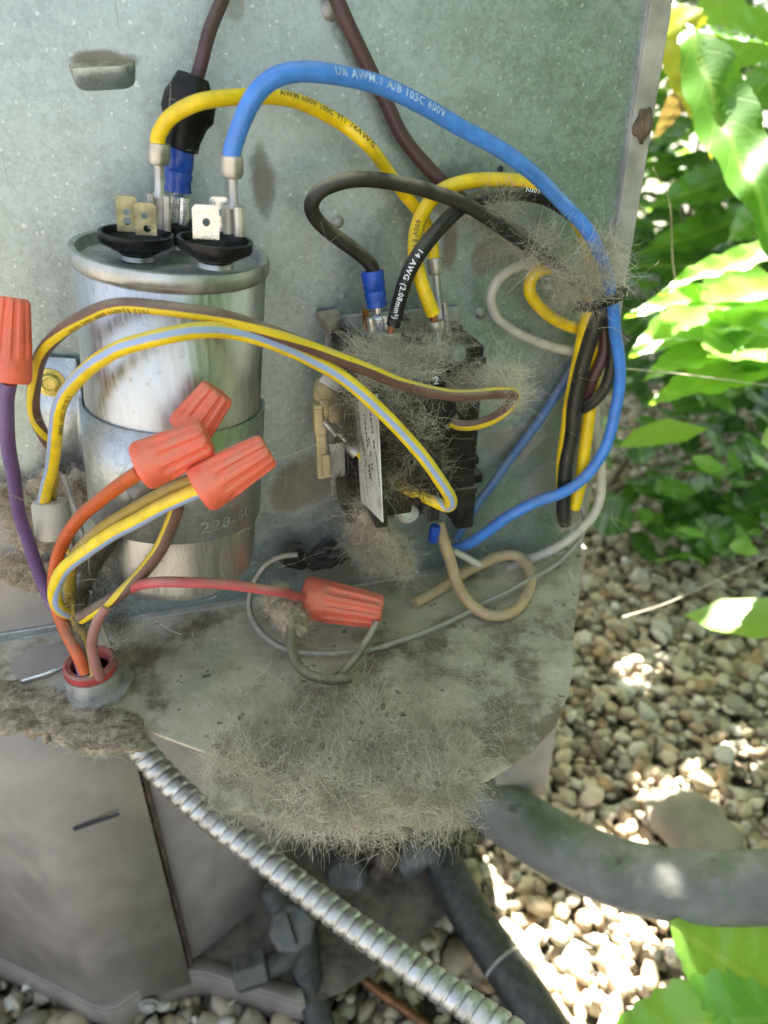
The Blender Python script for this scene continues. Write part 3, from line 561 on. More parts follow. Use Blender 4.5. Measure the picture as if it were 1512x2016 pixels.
tv, tf = text_mesh('228-60', .0068, .0001); out = [capring(.0335 + v.y + .0009, R(283) + v.x / CR, CR + .00188) for v in tv]; m = MB().add(out, tf); m.build('embossed_lettering', 'strap', strap, 0)
# ================================================================== CONTACTOR
con = empty('contactor', (.085, -.003, .43), 'black plastic contactor relay with dusty top and white paper label', 'contactor')
m = MB(); m.box((.0850, -.0025, .467), (.060, .003, .088)); m.build('base_plate', 'zinc', con, 0, .0005)
m = MB(); m.box((.0866, -.018, .4640), (.0590, .026, .077)); 
for zz in (.435, .450, .486, .496): m.box((.0866, -.026, zz), (.0610, .013, .0035))
m.build('base_block', 'dustyblack', con, 0, .0008)
m = MB(); m.box((.0725, -.039, .4715), (.022, .017, .060)); m.box((.0640, -.053, .4720), (.0050, .020, .060)); m.box((.0745, -.053, .4990), (.026, .018, .006)); m.box((.0720, -.052, .452), (.012, .012, .016))
for zz in (.4535, .4700, .4845): m.box((.0790, -.0555, zz), (.0035, .017, .0022))
m.box((.0880, -.045, .466), (.003, .024, .055)); m.box((.0855, -.054, .4720), (.005, .020, .060)); m.box(P(905, 985, .012), (.009, .018, .022)); m.box(P(925, 935, .010), (.010, .010, .005)); m.build('coil_block', 'dustyblack', con, 0, .0008)
# ridges on the top deck
dr = (P(743, 716, .050) - P(623, 613, .002)); 
for (x0, y0, x1, y1, o0, o1, wd) in ((640, 637, 762, 745, .003, .050, .0042), (672, 647, 745, 708, .006, .036, .0036), (797, 625, 880, 672, .004, .028, .0042), (836, 733, 862, 752, .05, .060, .003), (800, 662, 822, 672, .03, .036, .006), (890, 640, 903, 650, .004, .012, .004)):
    a, b = P(x0, y0, o0), P(x1, y1, o1); m = MB(); m.box((a + b) / 2 + V((0, 0, .0004)), ((b - a).length, wd, .003), rotz(b - a, (0, 0, 1))); m.build('deck_ridge', 'dustyblack', con, 0, .0006)
a, b, c_ = P(622, 614, .003), P(700, 598, .003), P(655, 640, .014); m = MB(); m.prism([P(622, 613, .003), P(668, 605, .003), P(672, 625, .010), P(648, 643, .014)], (0, 0, -.004)); m.build('corner_lug', 'dustlid', con, 0, .0005)
m = MB(); m.lathe([(.0042, -.012), (.0044, 0), (.0036, .0012), (.00001, .0016)], P(905, 668, .012), (0, 0, 1), 24); m.build('screw_post', 'blackplastic', con, 40)
m = MB(); m.lathe([(.0046, 0), (.0046, .003), (.003, .005), (.00001, .0052)], P(893, 697, .030), (.1, -1, .3), 20); m.build('clear_cap', 'clear', con, 40)
m = MB(); m.lathe([(.0058, -.004), (.0058, .003), (.004, .005), (.00001, .0052)], P(866, 805, .058), (.1, -1, .2), 20); m.build('screw_boss', 'blackplastic', con, 40)
m = MB(); m.lathe([(.0050, -.004), (.0050, .003), (.0035, .005), (.00001, .0052)], P(800, 1005, .05), (.1, -1, .2), 20); m.build('clear_cap', 'clear', con, 40)
for (x, y, o_) in ((745, 668, .034), (815, 668, .030), (792, 700, .040)): MB().lathe([(.0034, 0), (.0034, .0016), (.0028, .0022), (.00001, .0023)], P(x, y, o_), (0, 0, 1), 16).build('terminal_screw', 'zinc', con, 35)
m = MB(); m.box(P(820, 690, .036), (.016, .007, .0012)); m.box(P(850, 668, .026), (.014, .007, .0012)); m.build('terminal_bar', 'tin', con, 0, .0003)
# label on the left cheek of the coil block
LX = .0602
def XP(px, py, X_): d = ray(px, py); return CAM + d * ((X_ - CAM.x) / d.x)
lp = [XP(700, 792, LX), XP(744, 775, LX), XP(755, 1028, LX), XP(713, 986, LX)]
m = MB(); m.prism(lp, (-.0005, 0, 0)); lab = m.build('paper_label', 'paper', con, 0, origin=lp[0])
U = (lp[1] - lp[0]); D = (lp[3] - lp[0]); Un = U.normalized(); Dn = (D - Un * D.dot(Un)).normalized()
for (txt, u, v, sz) in (('HCCY1XQ02', .20, .10, .0024), ('1/240/60', .46, .13, .0032), ('50/60  24', .74, .14, .0030), ('30  40  50', .60, .36, .0026), ('4-32 VA', .34, .40, .0026), ('UR', .55, .62, .0040), ('LISTED 41R2', .32, .62, .0020), ('208/240 277', .86, .50, .0022)):
    tv, tf = text_mesh(txt, sz, sz * .035); q = [lp[0] + U * u + D * v + Dn * t.x - Un * t.y + V((-.00062, 0, 0)) for t in tv]; MB().add(q, tf).build('label_lettering', 'ink', lab, 0, origin=world(lab))
tv, tf = text_mesh('2', .0042, .00005); q0 = P(853, 757, .0645); MB().add([q0 + V((t.x, 0, t.y)) for t in tv], tf).build('terminal_number', 'whiteprint', con, 0)
# yellowed coil lug at left
coil = con
m = MB(); m.box(P(641, 770, .028), (.0102, .008, .0115), Matrix.Rotation(.12, 3, 'Y')); m.build('coil_bobbin', 'cream_plastic', con, 40, .0036)
m = MB(); m.box(P(655, 752, .0325), (.010, .0012, .005), Matrix.Rotation(.6, 3, 'Y')); m.build('coil_wrap', 'paper', con, 0, .0003)
m = MB(); m.box(P(648, 800, .028), (.0095, .010, .010)); m.box(P(628, 822, .030), (.005, .006, .013)); m.box(P(657, 812, .034), (.0045, .005, .008)); m.box(P(632, 893, .030), (.0045, .005, .022)); m.box(P(642, 915, .032), (.0036, .004, .011)); m.build('coil_frame', 'cream_plastic', con, 0, .0009)
m = MB(); m.box(P(664, 905, .030), (.0065, .0012, .016)); m.build('coil_blade', 'zinc', con, 0, .0003)
m = MB(); m.lathe([(.003, 0), (.0032, .004), (.001, .0055), (.00001, .0056)], P(652, 725, .012), (-.6, -.7, .3), 16); m.build('coil_winding', 'copper', con, 40)
m = MB(); m.prism([P(713, 605, .015), P(726, 612, .015), P(728, 648, .02), P(714, 650, .02)], (0, -.0008, 0)); m.build('brass_blade', 'copper', con, 0)
# ================================================================== TERMINALS on wires
def spade(parent, pts, wr, n, mat='tin', blue=False, rec=(.0062, .0022), barrel=.006):
    """crimp connector along pts (wire end -> blade end): barrel, neck and a receptacle with rolled sides"""
    a, b = V(pts[0]), V(pts[1]); ax = (b - a); L = ax.length; ax.normalize(); n = V(n); n = (n - ax * n.dot(ax)).normalized(); x = ax.cross(n); rot = Matrix((x, n, ax)).transposed()
    m = MB(); e1 = barrel; e2 = min(L * .62, barrel + .35 * L)
    if not blue:
        m.lathe([(wr * 1.10, 0), (wr * 1.2, .0002), (wr * 1.2, e1 * .75), (wr * .95, e1), (wr * .55, e1 * 1.06)], a, ax, 20, lambda t, i: 1 + .06 * math.cos(2 * t), ref=x)
    m.lathe([(wr * .62, e1 * .9), (wr * .60, e1 * 1.1), (wr * .55, e2 - .001), (rec[0] * .42, e2 + .0008)], a, ax, 16, lambda t, i: 1 - .25 * abs(math.sin(t)), ref=x)
    c = a + ax * (e2 + (L - e2) / 2); hl = (L - e2)
    m.box(c - n * rec[1] * .35, (rec[0], .0008, hl), rot)
    for s in (-1, 1): q = c + x * s * (rec[0] / 2 - rec[1] * .30) + n * rec[1] * .15; m.tube([q - ax * hl / 2, q + ax * hl / 2], rec[1] * .62, 10)
    o = m.build('spade_terminal', mat, parent, 35)
    if blue:
        MB().lathe([(wr * 1.15, -.001), (wr * 1.75, -.0014), (wr * 1.85, -.0006), (wr * 1.8, e1 * .42), (wr * 1.55, e1 * .5), (wr * 1.72, e1 * .62), (wr * 1.5, e1 * .75), (wr * 1.62, e1), (wr * 1.2, e1 + .0004)], a, ax, 24, lambda t, i: 1 + (.06 * math.cos(2 * t) if i > 3 else 0), ref=x).build('blue_sleeve', 'blue_sleeve', parent, 45)
    return o
NF = V((-.1, -.9, .35))
# ================================================================== WIRES
# maroon wire into tape on the back terminal
o = wire('mar', [(468, -110, 14), (437, 0, 18), (412, 75, 26), (392, 140, offB * 1000 - 2), (362, 230, offB * 1000), (354, 296, offB * 1000)], 29, 'w_brown', 'dark maroon wire at top left, wrapped in black tape above the capacitor')
pp = [P(x, y, offB + .001) for x, y in ((396, 138), (372, 180), (356, 222), (352, 262), (356, 292))]; r0 = 33 * depth(pp[0]) / F
m = MB(); m.lathe([(.0028, 0), (.0050, .0003), (.0062, .004), (.0074, .007), (.0078, .0115), (.0070, .014), (.0066, .0185), (.0068, .0215), (.0050, .0222)], P(379, 146, offB), P(350, 292, offB) - P(379, 146, offB), 26, lambda t, i: (1 + .12 * math.cos(t + .4 * i) + .10 * math.cos(2 * t + i)) * 1.0)
m.build('tape_wrap', 'tape', o, 28); spade(o, (P(353, 296, offB), P(348, 440, offB)), .0026, NF, 'brightmetal', True, (.0066, .0030), .0125)
wire('mar2', [(630, -90, 6), (662, -10, 7), (690, 60, 8), (722, 125, 8), (758, 195, 8), (795, 270, 10), (845, 332, 12), (902, 388, 14), (960, 425, 15), (1035, 472, 17), (1110, 535, 18), (1165, 575, 20), (1190, 625, 20), (1190, 690, 20), (1165, 745, 18), (1150, 790, 14)], 29, 'w_brown', 'dark maroon wire descending diagonally across the panel from top middle to the tied bundle')
# yellow wires
yo = offL * 1000 - 4
o = wire('yA', [(312, 285, yo), (316, 262, yo + 1), (338, 230, yo + 4), (385, 203, yo + 6), (440, 191, yo + 4), (500, 187, yo), (560, 194, yo - 4), (620, 213, yo - 9), (675, 243, yo - 14), (722, 287, .5 * yo + 8), (765, 340, .2 * yo + 13), (800, 388, 16), (830, 425, 16), (850, 470, 18), (855, 512, 20)], 30, 'w_yellow', 'yellow wire arching from the left capacitor cup to the contactor, topmost yellow arch')
wire_text('yA', 'AWM 600V 105C  FT1  14AWG', (545, 192), .0026, -40, 'faintprint'); spade(o, (P(313, 282, yo / 1000), P(314, 452, yo / 1000)), .0027, NF, 'tin'); spade(o, (P(856, 508, .020), P(870, 668, .026)), .0027, NF, 'tin')
o = wire('yB', [(851, 616, 34), (842, 590, 34), (828, 548, 33), (817, 505, 31), (818, 455, 27), (836, 412, 23), (870, 376, 20), (925, 357, 20), (985, 353, 20), (1040, 360, 21), (1088, 382, 22), (1122, 418, 22), (1148, 465, 22), (1162, 520, 22), (1166, 575, 22), (1158, 630, 20), (1143, 690, 18), (1128, 760, 16), (1116, 830, 16), (1108, 900, 17), (1103, 965, 18)], 30, 'w_yellow', 'yellow wire arching over from the contactor front terminal and down through the tied bundle')
wire_text('yB', '600V FT1', (816, 500), .0026, 0, 'faintprint', True); spade(o, (P(857, 632, .034), P(868, 700, .036)), .0027, NF, 'tin', barrel=.004)
MB().tube([P(851, 612, .034), P(855, 634, .034)], .0016, 10).build('bare_copper', 'copper', o, 40)
# blue wire
bo = offR * 1000 + 0
o = wire('blue', [(456, 312, bo), (460, 280, bo + 1), (474, 228, bo + 3), (500, 183, bo + 4), (540, 153, bo + 4), (590, 141, bo + 3), (650, 142, bo + 1), (710, 153, bo - 2), (770, 173, bo - 5), (840, 206, bo - 8), (905, 245, bo - 11), (965, 282, bo - 14), (1020, 318, .5 * bo + 14), (1075, 365, .3 * bo + 19), (1122, 413, 31), (1160, 462, 31), (1188, 520, 30), (1203, 580, 29), (1213, 650, 27), (1219, 720, 25), (1211, 800, 24), (1192, 880, 25), (1155, 935, 26), (1105, 968, 26), (1050, 990, 24), (1000, 1018, 22), (960, 1048, 18), (922, 1072, 14), (890, 1082, 11)], 30, 'w_blue', 'thick blue wire arching from the capacitor across the panel and down the right edge')
wire_text('blue', 'UR AWM.1 A/B 105C 600V', (648, 142), .0031, -26, 'softprint'); spade(o, (P(456, 306, bo / 1000), P(462, 462, bo / 1000)), .0028, V((-.75, -.6, .2)), 'tin', rec=(.0066, .0026))
wire('blue2', [(1138, 715, 3), (1100, 768, 4), (1070, 812, 5), (1035, 862, 6), (995, 915, 7), (955, 972, 9), (930, 1012, 10), (900, 1060, 9)], 19, 'w_blue2', 'short straight blue wire slanting across the panel behind the contactor')
# black wires
o = wire('bA', [(733, 540, 27), (727, 522, 27), (705, 500, 27), (668, 470, 28), (630, 437, 30), (614, 405, 33), (628, 376, 35), (668, 360, 36), (720, 356, 36), (785, 363, 35), (850, 378, 34), (915, 404, 33), (975, 440, 32), (1030, 478, 31), (1080, 511, 29), (1130, 550, 27), (1180, 588, 25), (1205, 640, 24), (1206, 700, 23), (1192, 755, 22), (1168, 792, 20), (1145, 808, 16)], 31, 'w_dustyblack', 'dusty black wire looping out of the blue sleeved contactor terminal')
spade(o, (P(733, 540, .027), P(752, 672, .030)), .0024, NF, 'brightmetal', True, (.0076, .0030), .0120)
o = wire('bB', [(1188, 500, 21), (1160, 462, 21), (1130, 428, 22), (1090, 396, 22), (1045, 382, 22), (1000, 380, 23), (955, 389, 25), (910, 410, 29), (868, 445, 34), (832, 490, 37), (806, 535, 38), (788, 585, 38), (772, 640, 38)], 31, 'w_black', 'glossy black wire with white 14 AWG print running into the middle contactor terminal')
wire_text('bB', '14 AWG (2.08mm²)', (829, 492), .0028, 0); wire_text('bB', '105C 600V', (1088, 395), .0028, 35, 'whiteprint'); spade(o, (P(770, 656, .038), P(772, 712, .040)), .0027, NF, 'tin', barrel=.004, rec=(.0075, .004))
MB().tube([P(773, 634, .038), P(769, 662, .038)], .0017, 10).build('bare_copper', 'copper', o, 40)
wire('bC', [(1188, 600, 24), (1172, 650, 23), (1150, 710, 20), (1135, 780, 19), (1124, 860, 19), (1112, 940, 20), (1108, 1000, 21), (1112, 1030, 22)], 32, 'w_dustyblack', 'dusty black wire hanging straight down beside the yellow one, ending blunt')
# pale wires
wire('wA', [(1075, 512, 12), (1050, 520, 13), (1012, 530, 14), (980, 553, 15), (966, 588, 15), (978, 625, 14), (1015, 655, 13), (1070, 677, 12), (1130, 694, 10)], 22, 'w_white', 'off white wire curling in a loop left of the cable tie')
wire('yC', [(1085, 528, 14), (1062, 536, 15), (1045, 556, 15), (1048, 585, 15), (1075, 615, 14), (1112, 638, 12), (1150, 655, 10)], 26, 'w_yellow', 'short yellow wire curling behind the bundle next to the off white loop')
wire('wB', [(1168, 790, 10), (1174, 850, 12), (1184, 920, 14), (1184, 975, 16), (1165, 1020, 18), (1125, 1058, 20), (1070, 1090, 16), (1000, 1120, 8)], 20, 'w_white', 'pale off white wire hanging outermost at the lower right of the bundle')
wire('yD', [(1180, 690, 14), (1165, 760, 14), (1156, 840, 16), (1148, 920, 18), (1135, 980, 20), (1130, 1000, 20)], 27, 'w_yellow', 'yellow wire behind the black one in the lower bundle')
wire('mk', [(1178, 640, 18), (1168, 690, 17), (1148, 740, 15), (1128, 780, 12)], 14, 'w_yellow', 'thin edge of a yellow wire between maroon and black in the bundle')
def onshelf(pts, h=.0022): return [PZ(x, y, ZF + h + e) for x, y, e in pts]
wire('grey', onshelf([(1140, 985, .036), (1152, 1030, .024), (1140, 1065, .015), (1100, 1104, .009), (1050, 1137, .006), (990, 1170, .004), (920, 1205, .003), (840, 1243, .002), (760, 1270, .002), (690, 1283, .002), (620, 1285, .003), (560, 1275, .004), (515, 1245, .006), (493, 1200, .010), (497, 1155, .018), (518, 1118, .027), (548, 1099, .032), (585, 1092, .033)]), 12, 'w_grey', 'thin grey wire sweeping in a long loop over the dirty shelf', raw=True)
wire('cream', onshelf([(866, 1030, .038), (880, 1085, .026), (900, 1145, .012), (930, 1192, .005), (968, 1213, .002), (1010, 1203, .002), (1040, 1165, .003), (1045, 1127, .005), (1020, 1097, .007), (980, 1097, .008), (930, 1118, .006), (870, 1155, .003), (815, 1188, .001)]), 24, 'w_cream', 'tan wire tied in a single loop on the shelf below the contactor', raw=True)
wire('cr2', [(892, 1085, 20), (915, 1097, 22), (945, 1112, 24)], 15, 'w_white', 'short off white wire end under the contactor crossing behind the tan loop')
MB_ = MB().lathe([(.0022, 0), (.0026, .0004), (.0026, .008), (.002, .0088)], P(857, 1035, .03), (-.1, 0, -1), 16).build('blue_sleeve', 'blue_sleeve', WIRES['cr2'][0], 40)
# left group. nuts first (base, tip in pixels, mm before the panel)
def nut(base, tip, wb, wt, label, ends=1, roll=0.):
    a, b = P(*base[:2], base[2] / 1000), P(*tip[:2], tip[2] / 1000); ax = b - a; L = ax.length; rb = wb / 2 * depth(a) / F; rt = wt / 2 * depth(b) / F; prof = []; nS = 26
    for i in range(nS + 1):
        s = i / nS; r = rb + (rt - rb) * max(0, (s - .12) / .88) ** 1.1
        if s < .06: r *= .90 + .10 * math.sin(s / .06 * math.pi / 2)
        if s > .955: r *= 1 - .10 * ((s - .955) / .045) ** 2
        prof.append((r, s * L))
    prof += [(rt * .80, L * 1.012), (rt * .5, L * 1.006), (.00001, L * 1.004)]
    def rib(t, i):
        s = min(1, i / nS); k = min(1, max(0, (s - .26) / .14)); k *= 1 if i <= nS else .3
        c = math.cos(10 * t + roll); return 1 + k * .15 * (max(-.5, min(.35, c * 1.3)) - .25)
    o = MB().lathe([(rb * .62, L * .05), (rb * .74, .0)] + prof, a, ax, 108, lambda t, i: rib(t, i - 2)).build('wire_nut', 'nut', None, 32, origin=a); tag(o, label, 'wire nut', 'orange wire nuts on the wire splices'); return o
nut((20, 752, 62), (28, 588, 55), 78, 58, 'orange wire nut standing upright at the left edge on a purple wire')
nut((368, 852, 86), (430, 770, 84), 88, 70, 'orange wire nut pointing up right, half hidden behind the middle nut on the capacitor', roll=.6)
nut((276, 920, 97), (408, 862, 97), 100, 74, 'orange wire nut on an orange wire before the capacitor')
nut((392, 966, 103), (527, 886, 101), 100, 70, 'orange wire nut on a blue striped yellow wire and an olive wire before the capacitor', roll=.9)
nz = lambda x, y, h: (lambda p: -p.y * 1000)(PZ(x, y, ZF + h))
nut((598, 1176, nz(598, 1176, .022)), (750, 1204, nz(750, 1204, .018)), 86, 66, 'dusty orange wire nut lying on its side above the shelf on a pink wire', roll=.3)
wire('purple', [(20, 756, 62), (14, 790, 61), (14, 850, 58), (22, 920, 52), (34, 985, 46), (52, 1055, 40), (76, 1130, 36), (98, 1180, 36), (125, 1225, 42), (150, 1275, 52), (166, 1325, 60)], 27, 'w_purple', 'purple wire hanging down the left edge under a wire nut')
wire('orange', [(280, 926, 96), (258, 940, 92), (215, 968, 82), (170, 1005, 70), (138, 1045, 62), (118, 1090, 56), (107, 1140, 54), (112, 1190, 54), (128, 1235, 58), (150, 1280, 64), (168, 1320, 66)], 27, 'w_orange', 'orange wire curving from the middle wire nut down to the red bushing')
wire('yb', [(82, 1000, 30), (92, 960, 36), (104, 900, 46), (112, 840, 54), (128, 780, 62), (162, 733, 72), (208, 699, 82), (265, 674, 88), (330, 658, 90), (400, 651, 88), (465, 655, 84), (530, 672, 80), (600, 702, 77), (665, 740, 76), (725, 787, 76), (780, 842, 76), (828, 895, 76), (865, 942, 75), (885, 975, 73), (888, 993, 70), (878, 998, 67), (850, 985, 64), (810, 966, 60), (770, 943, 55), (735, 918, 49), (706, 890, 42)], 31, 'w_yb', 'yellow wire with pale blue stripe arching over the capacitor and folding back to the contactor', turn=[(0, -.17), (.1, -.15), (.3, -.02), (.5, .03), (.72, .0), (.8, -.05), (.86, .3), (1, .3)])
wire_text('yb', '600V 105C  77 27 7', (112, 850), .0024, 40, 'faintprint'); spade(WIRES['yb'][0], (P(706, 892, .042), P(645, 826, .034)), .0026, V((.3, -.6, .8)), 'tin')
wire('by', [(886, 830, 46), (905, 836, 47), (935, 834, 50), (968, 822, 54), (998, 803, 58), (1014, 784, 60), (1008, 774, 62), (975, 775, 64), (930, 778, 66), (870, 775, 68), (800, 758, 70), (725, 731, 73), (655, 702, 76), (590, 676, 79), (520, 650, 82), (440, 625, 84), (360, 609, 84), (290, 602, 82), (225, 604, 78), (165, 621, 70), (115, 653, 62), (80, 700, 54), (66, 755, 48), (70, 810, 42), (88, 856, 38), (104, 880, 36)], 29, 'w_by', 'brown wire with yellow stripe looping left round the capacitor and right past the contactor', turn=[(0, .14), (.10, .12), (.16, .17), (.38, .19), (.5, .1), (.62, -.13), (.75, -.12), (.86, .06), (.92, .13), (1, -.2)])
wire_text('by', '1015 E56091 600V 105C 16161', (300, 603), .0022, -48, 'faintprint'); MB().lathe([(.0034, 0), (.0038, .0006), (.0034, .004), (.002, .006)], P(890, 832, .046), P(868, 810, .04) - P(890, 832, .046), 16).build('crimp_sleeve', 'tin', WIRES['by'][0], 40)
wire('yb2', [(396, 966, 102), (372, 975, 100), (325, 995, 95), (268, 1025, 88), (205, 1060, 80), (155, 1094, 74), (121, 1128, 70), (109, 1160, 66), (116, 1188, 62), (134, 1202, 57), (158, 1205, 50)], 30, 'w_yb2', 'yellow wire with light blue stripe below the lowest nut, bending back at the left', turn=[(0, -.15), (.6, -.13), (.8, .05), (1, .1)])
wire('olive', [(390, 946, 98), (355, 957, 93), (300, 982, 86), (245, 1012, 78), (195, 1045, 70), (160, 1080, 62), (142, 1120, 58), (142, 1170, 56), (155, 1220, 58), (170, 1280, 62), (182, 1325, 66)], 28, 'w_olive', 'dusty olive yellow wire running beside the blue striped one')
wire('by3', [(352, 955, 84), (345, 1000, 82), (330, 1045, 78), (305, 1095, 74), (270, 1140, 70), (230, 1175, 68), (190, 1198, 68), (160, 1212, 66)], 29, 'w_by2', 'brown wire with narrow yellow edge stripe curving below the capacitor bottom', turn=[(0, .16), (.55, .17), (.85, -.1), (1, -.15)])
wire('pink', [(600, 1178, nz(598, 1176, .022)), (560, 1166, 74), (500, 1158, 80), (430, 1147, 82), (360, 1142, 82), (310, 1145, 80), (270, 1156, 72), (240, 1170, 64), (205, 1190, 56)], 23, 'w_pink', 'faded pink red wire running right to the nut on the shelf')
wire('pink2', [(210, 1195, 70), (192, 1222, 70), (182, 1258, 70), (186, 1295, 70), (196, 1330, 68)], 22, 'w_dustpink', 'dusty dull pink wire rising from the red bushing')
wire('bk3', [(330, 935, 84), (300, 960, 82), (272, 990, 78), (235, 1040, 70), (195, 1100, 62), (168, 1160, 58), (158, 1220, 58), (162, 1275, 62), (172, 1325, 66)], 28, 'w_dustyblack', 'furry black wire behind the yellow ones rising from the bushing')
wire('twig', [(128, 935, 30), (140, 980, 34), (152, 1020, 38), (160, 1058, 42)], 11, 'w_grey', 'thin dusty grey strand beside the milky connector'); wire('twig2', [(182, 1158, 60), (192, 1195, 60), (204, 1235, 61), (216, 1275, 62)], 10, 'w_grey', 'thin grey strand standing up out of the red bushing')
wire('yin', [(103, 1000, 26), (108, 965, 32), (114, 935, 38)], 12, 'w_olive', 'short yellow wire end inside the milky connector')
wire('ylow', [(110, 1058, 34), (128, 1080, 40), (142, 1100, 46)], 10, 'w_yellow', 'thin yellow strand leaving the bottom of the milky connector')
wire('kh1', onshelf([(560, 1196, .022), (572, 1225, .022), (574, 1262, .018), (580, 1300, .012), (605, 1328, .007), (645, 1338, .004), (690, 1335, .002)]), 22, 'w_khaki', 'dusty khaki wire bending down from the lint ball onto the shelf', raw=True)
wire('kh2', onshelf([(742, 1222, .016), (725, 1255, .012), (700, 1295, .007), (672, 1325, .004), (640, 1342, .003)]), 17, 'w_khaki', 'dust coated khaki wire under the tip of the nut lying on the shelf', raw=True)
# milky connector, bushing, tie
a, b = P(98, 985, .030), P(108, 1060, .034); o = MB().lathe([(.0052, 0), (.0064, .0004), (.0070, .002), (.0070, (b - a).length * .8), (.0062, (b - a).length * .97), (.004, (b - a).length)], a, b - a, 32).build('plastic_connector', 'white_nylon', None, 40, origin=a); tag(o, 'round milky white plastic connector at lower left of the capacitor', 'connector')
bp = PZ(190, 1352, ZF); bush = empty('conduit_bushing', bp, 'dusty red bushing on a zinc connector where the wires enter the shelf', 'bushing')
MB().lathe([(.0086, .010), (.0105, .0100), (.0112, .0112), (.0110, .0138), (.0098, .0146), (.0080, .0140), (.0074, .0120), (.0074, .004)], bp, (0, 0, 1), 40).build('red_collar', 'red_plastic', bush, 40)
MB().lathe([(.0150, .0), (.0150, .0025), (.0118, .0030), (.0110, .0098), (.0095, .0100)], bp, (0, 0, 1), 48, lambda t, i: 1 + (.06 if i < 2 and math.cos(8 * t) > .3 else 0)).build('lock_ring', 'zinc', bush, 35)
MB().lathe([(.010, -.034), (.0115, -.030), (.0115, -.012), (.014, -.010), (.014, -.0016)], bp, (0, 0, 1), 32).build('connector_body', 'zinc', bush, 35)
tp = [P(1200 + 34 * math.cos(t), 596 - 6 + 15 * math.sin(t) - 14 * math.cos(t), .030 + .014 * math.sin(t)) for t in [i * 2 * math.pi / 28 for i in range(29)]]
tp = [P(1184 + 42 * math.cos(t), 590 + 8 * math.sin(t) - 13 * math.cos(t), .025 + .013 * math.sin(t)) for t in [i * 2 * math.pi / 32 for i in range(33)]]
tie = MB().tube(tp, .0021, 10, False).build('cable_tie', 'blackplastic', None, 60, origin=tp[0]); tag(tie, 'black cable tie cinched round the wire bundle at the right edge', 'cable tie'); MB().box(P(1218, 575, .030), (.005, .005, .006)).build('tie_head', 'blackplastic', tie, 0, .0006)
# ================================================================== PIPES AND VALVES BELOW
def pipe(name, pts, wpx, mat, label, cat, seg=24):
    path = spline(pts, 8); r = wpx / 2 * depth(path[len(path) // 2]) / F; rr = [r * (1 + .02 * mnoise.noise(p * 22)) for p in path]; o = MB().tube(path, rr, seg).build(name, mat, None, 60, origin=path[0]); tag(o, label, cat); return o, path, r
pipe('insulated_pipe', [PT(905, 1500, .53), PT(925, 1540, .525), PT(985, 1592, .515), PT(1070, 1648, .50), PT(1160, 1696, .485), PT(1260, 1730, .47), PT(1370, 1746, .458), PT(1480, 1747, .45), PT(1620, 1742, .44)], 127, 'foam', 'thick weathered grey insulated pipe sweeping right over the gravel', 'pipe', 36)
o, path, r = pipe('insulated_pipe', [PT(868, 1690, .60), PT(895, 1745, .585), PT(930, 1808, .57), PT(970, 1868, .555), PT(1010, 1925, .54), PT(1050, 1985, .525), PT(1110, 2080, .51)], 84, 'blackfoam', 'dark green black insulated pipe slanting down to the bottom edge', 'pipe', 30)
k = 28; MB().lathe([(r * 1.02, -.001), (r * 1.05, 0), (r * 1.02, .0012)], path[k], path[k + 1] - path[k], 30).build('foam_joint', 'zinc', o, 40)
# corrugated flexible conduit: spiral ridges
cp = spline([PT(262, 1448, .385), PT(282, 1480, .385), PT(330, 1535, .382), PT(400, 1598, .376), PT(490, 1668, .368), PT(590, 1745, .358), PT(690, 1820, .347), PT(790, 1890, .336), PT(890, 1958, .326), PT(985, 2022, .316), PT(1080, 2086, .308)], 72)
fr = frames(cp); S = 0; seg = 22; vs = []; fs = []
for i, p in enumerate(cp):
    if i: S += (cp[i] - cp[i - 1]).length
    t, n, b = fr[i]
    for j in range(seg):
        a = 2 * math.pi * j / seg; ph = (S / .0064 + j / seg) % 1.; pr = min(1, 1.35 * math.sin(math.pi * ph ** .8) ** .8); vs.append(p + (n * math.cos(a) + b * math.sin(a)) * (.0058 + .00125 * pr))
for i in range(len(cp) - 1):
    for j in range(seg): k = (j + 1) % seg; fs.append((i * seg + j, i * seg + k, (i + 1) * seg + k, (i + 1) * seg + j))
o = MB().add(vs, fs).build('flexible_conduit', 'conduit', None, 70, origin=cp[0]); tag(o, 'shiny corrugated flexible metal conduit running diagonally to the bottom edge', 'conduit')
# service valve
vp = PT(580, 1835, .53); val = empty('service_valve', PT(600, 1880, .54), 'dark service valve with hex cap left of the metal conduit', 'valve'); up = (CAM - vp).normalized()
def px(n, d): return n * d / F
MB().lathe([(px(44, .53), -.016), (px(46, .53), -.012), (px(46, .53), -.002), (px(40, .53), .001), (.00001, .0015)], PT(575, 1828, .52), up, 8).build('hex_cap', 'valve', val, 30, .0008); sl = PT(575, 1828, .5172); m = MB(); m.box(sl, (.0016, .020, .0016), rotz(V((1, .2, 0)), up)); m.build('cap_slot', 'blackplastic', val, 0)
MB().tube([PT(575, 1835, .53), PT(560, 1800, .55), PT(543, 1770, .56), PT(530, 1745, .565)], [px(24, .55), px(22, .55), px(26, .55), px(24, .55)], 16).build('stem', 'valve', val, 40)
MB().lathe([(px(25, .56), -.001), (px(25, .56), .012), (px(20, .56), .014), (.00001, .0145)], PT(545, 1775, .56), PT(525, 1735, .56) - PT(545, 1775, .56), 20).build('stem_cap', 'valve', val, 40)
MB().tube([PT(585, 1850, .54), PT(560, 1890, .53), PT(525, 1903, .525)], px(22, .53), 14).build('service_port', 'valve', val, 40)
MB().lathe([(px(30, .52), 0), (px(34, .52), .001), (px(34, .52), .020), (px(28, .52), .023), (.00001, .0235)], PT(525, 1902, .52), PT(465, 1922, .515) - PT(525, 1902, .52), 6).build('port_cap', 'valve', val, 30, .0008)
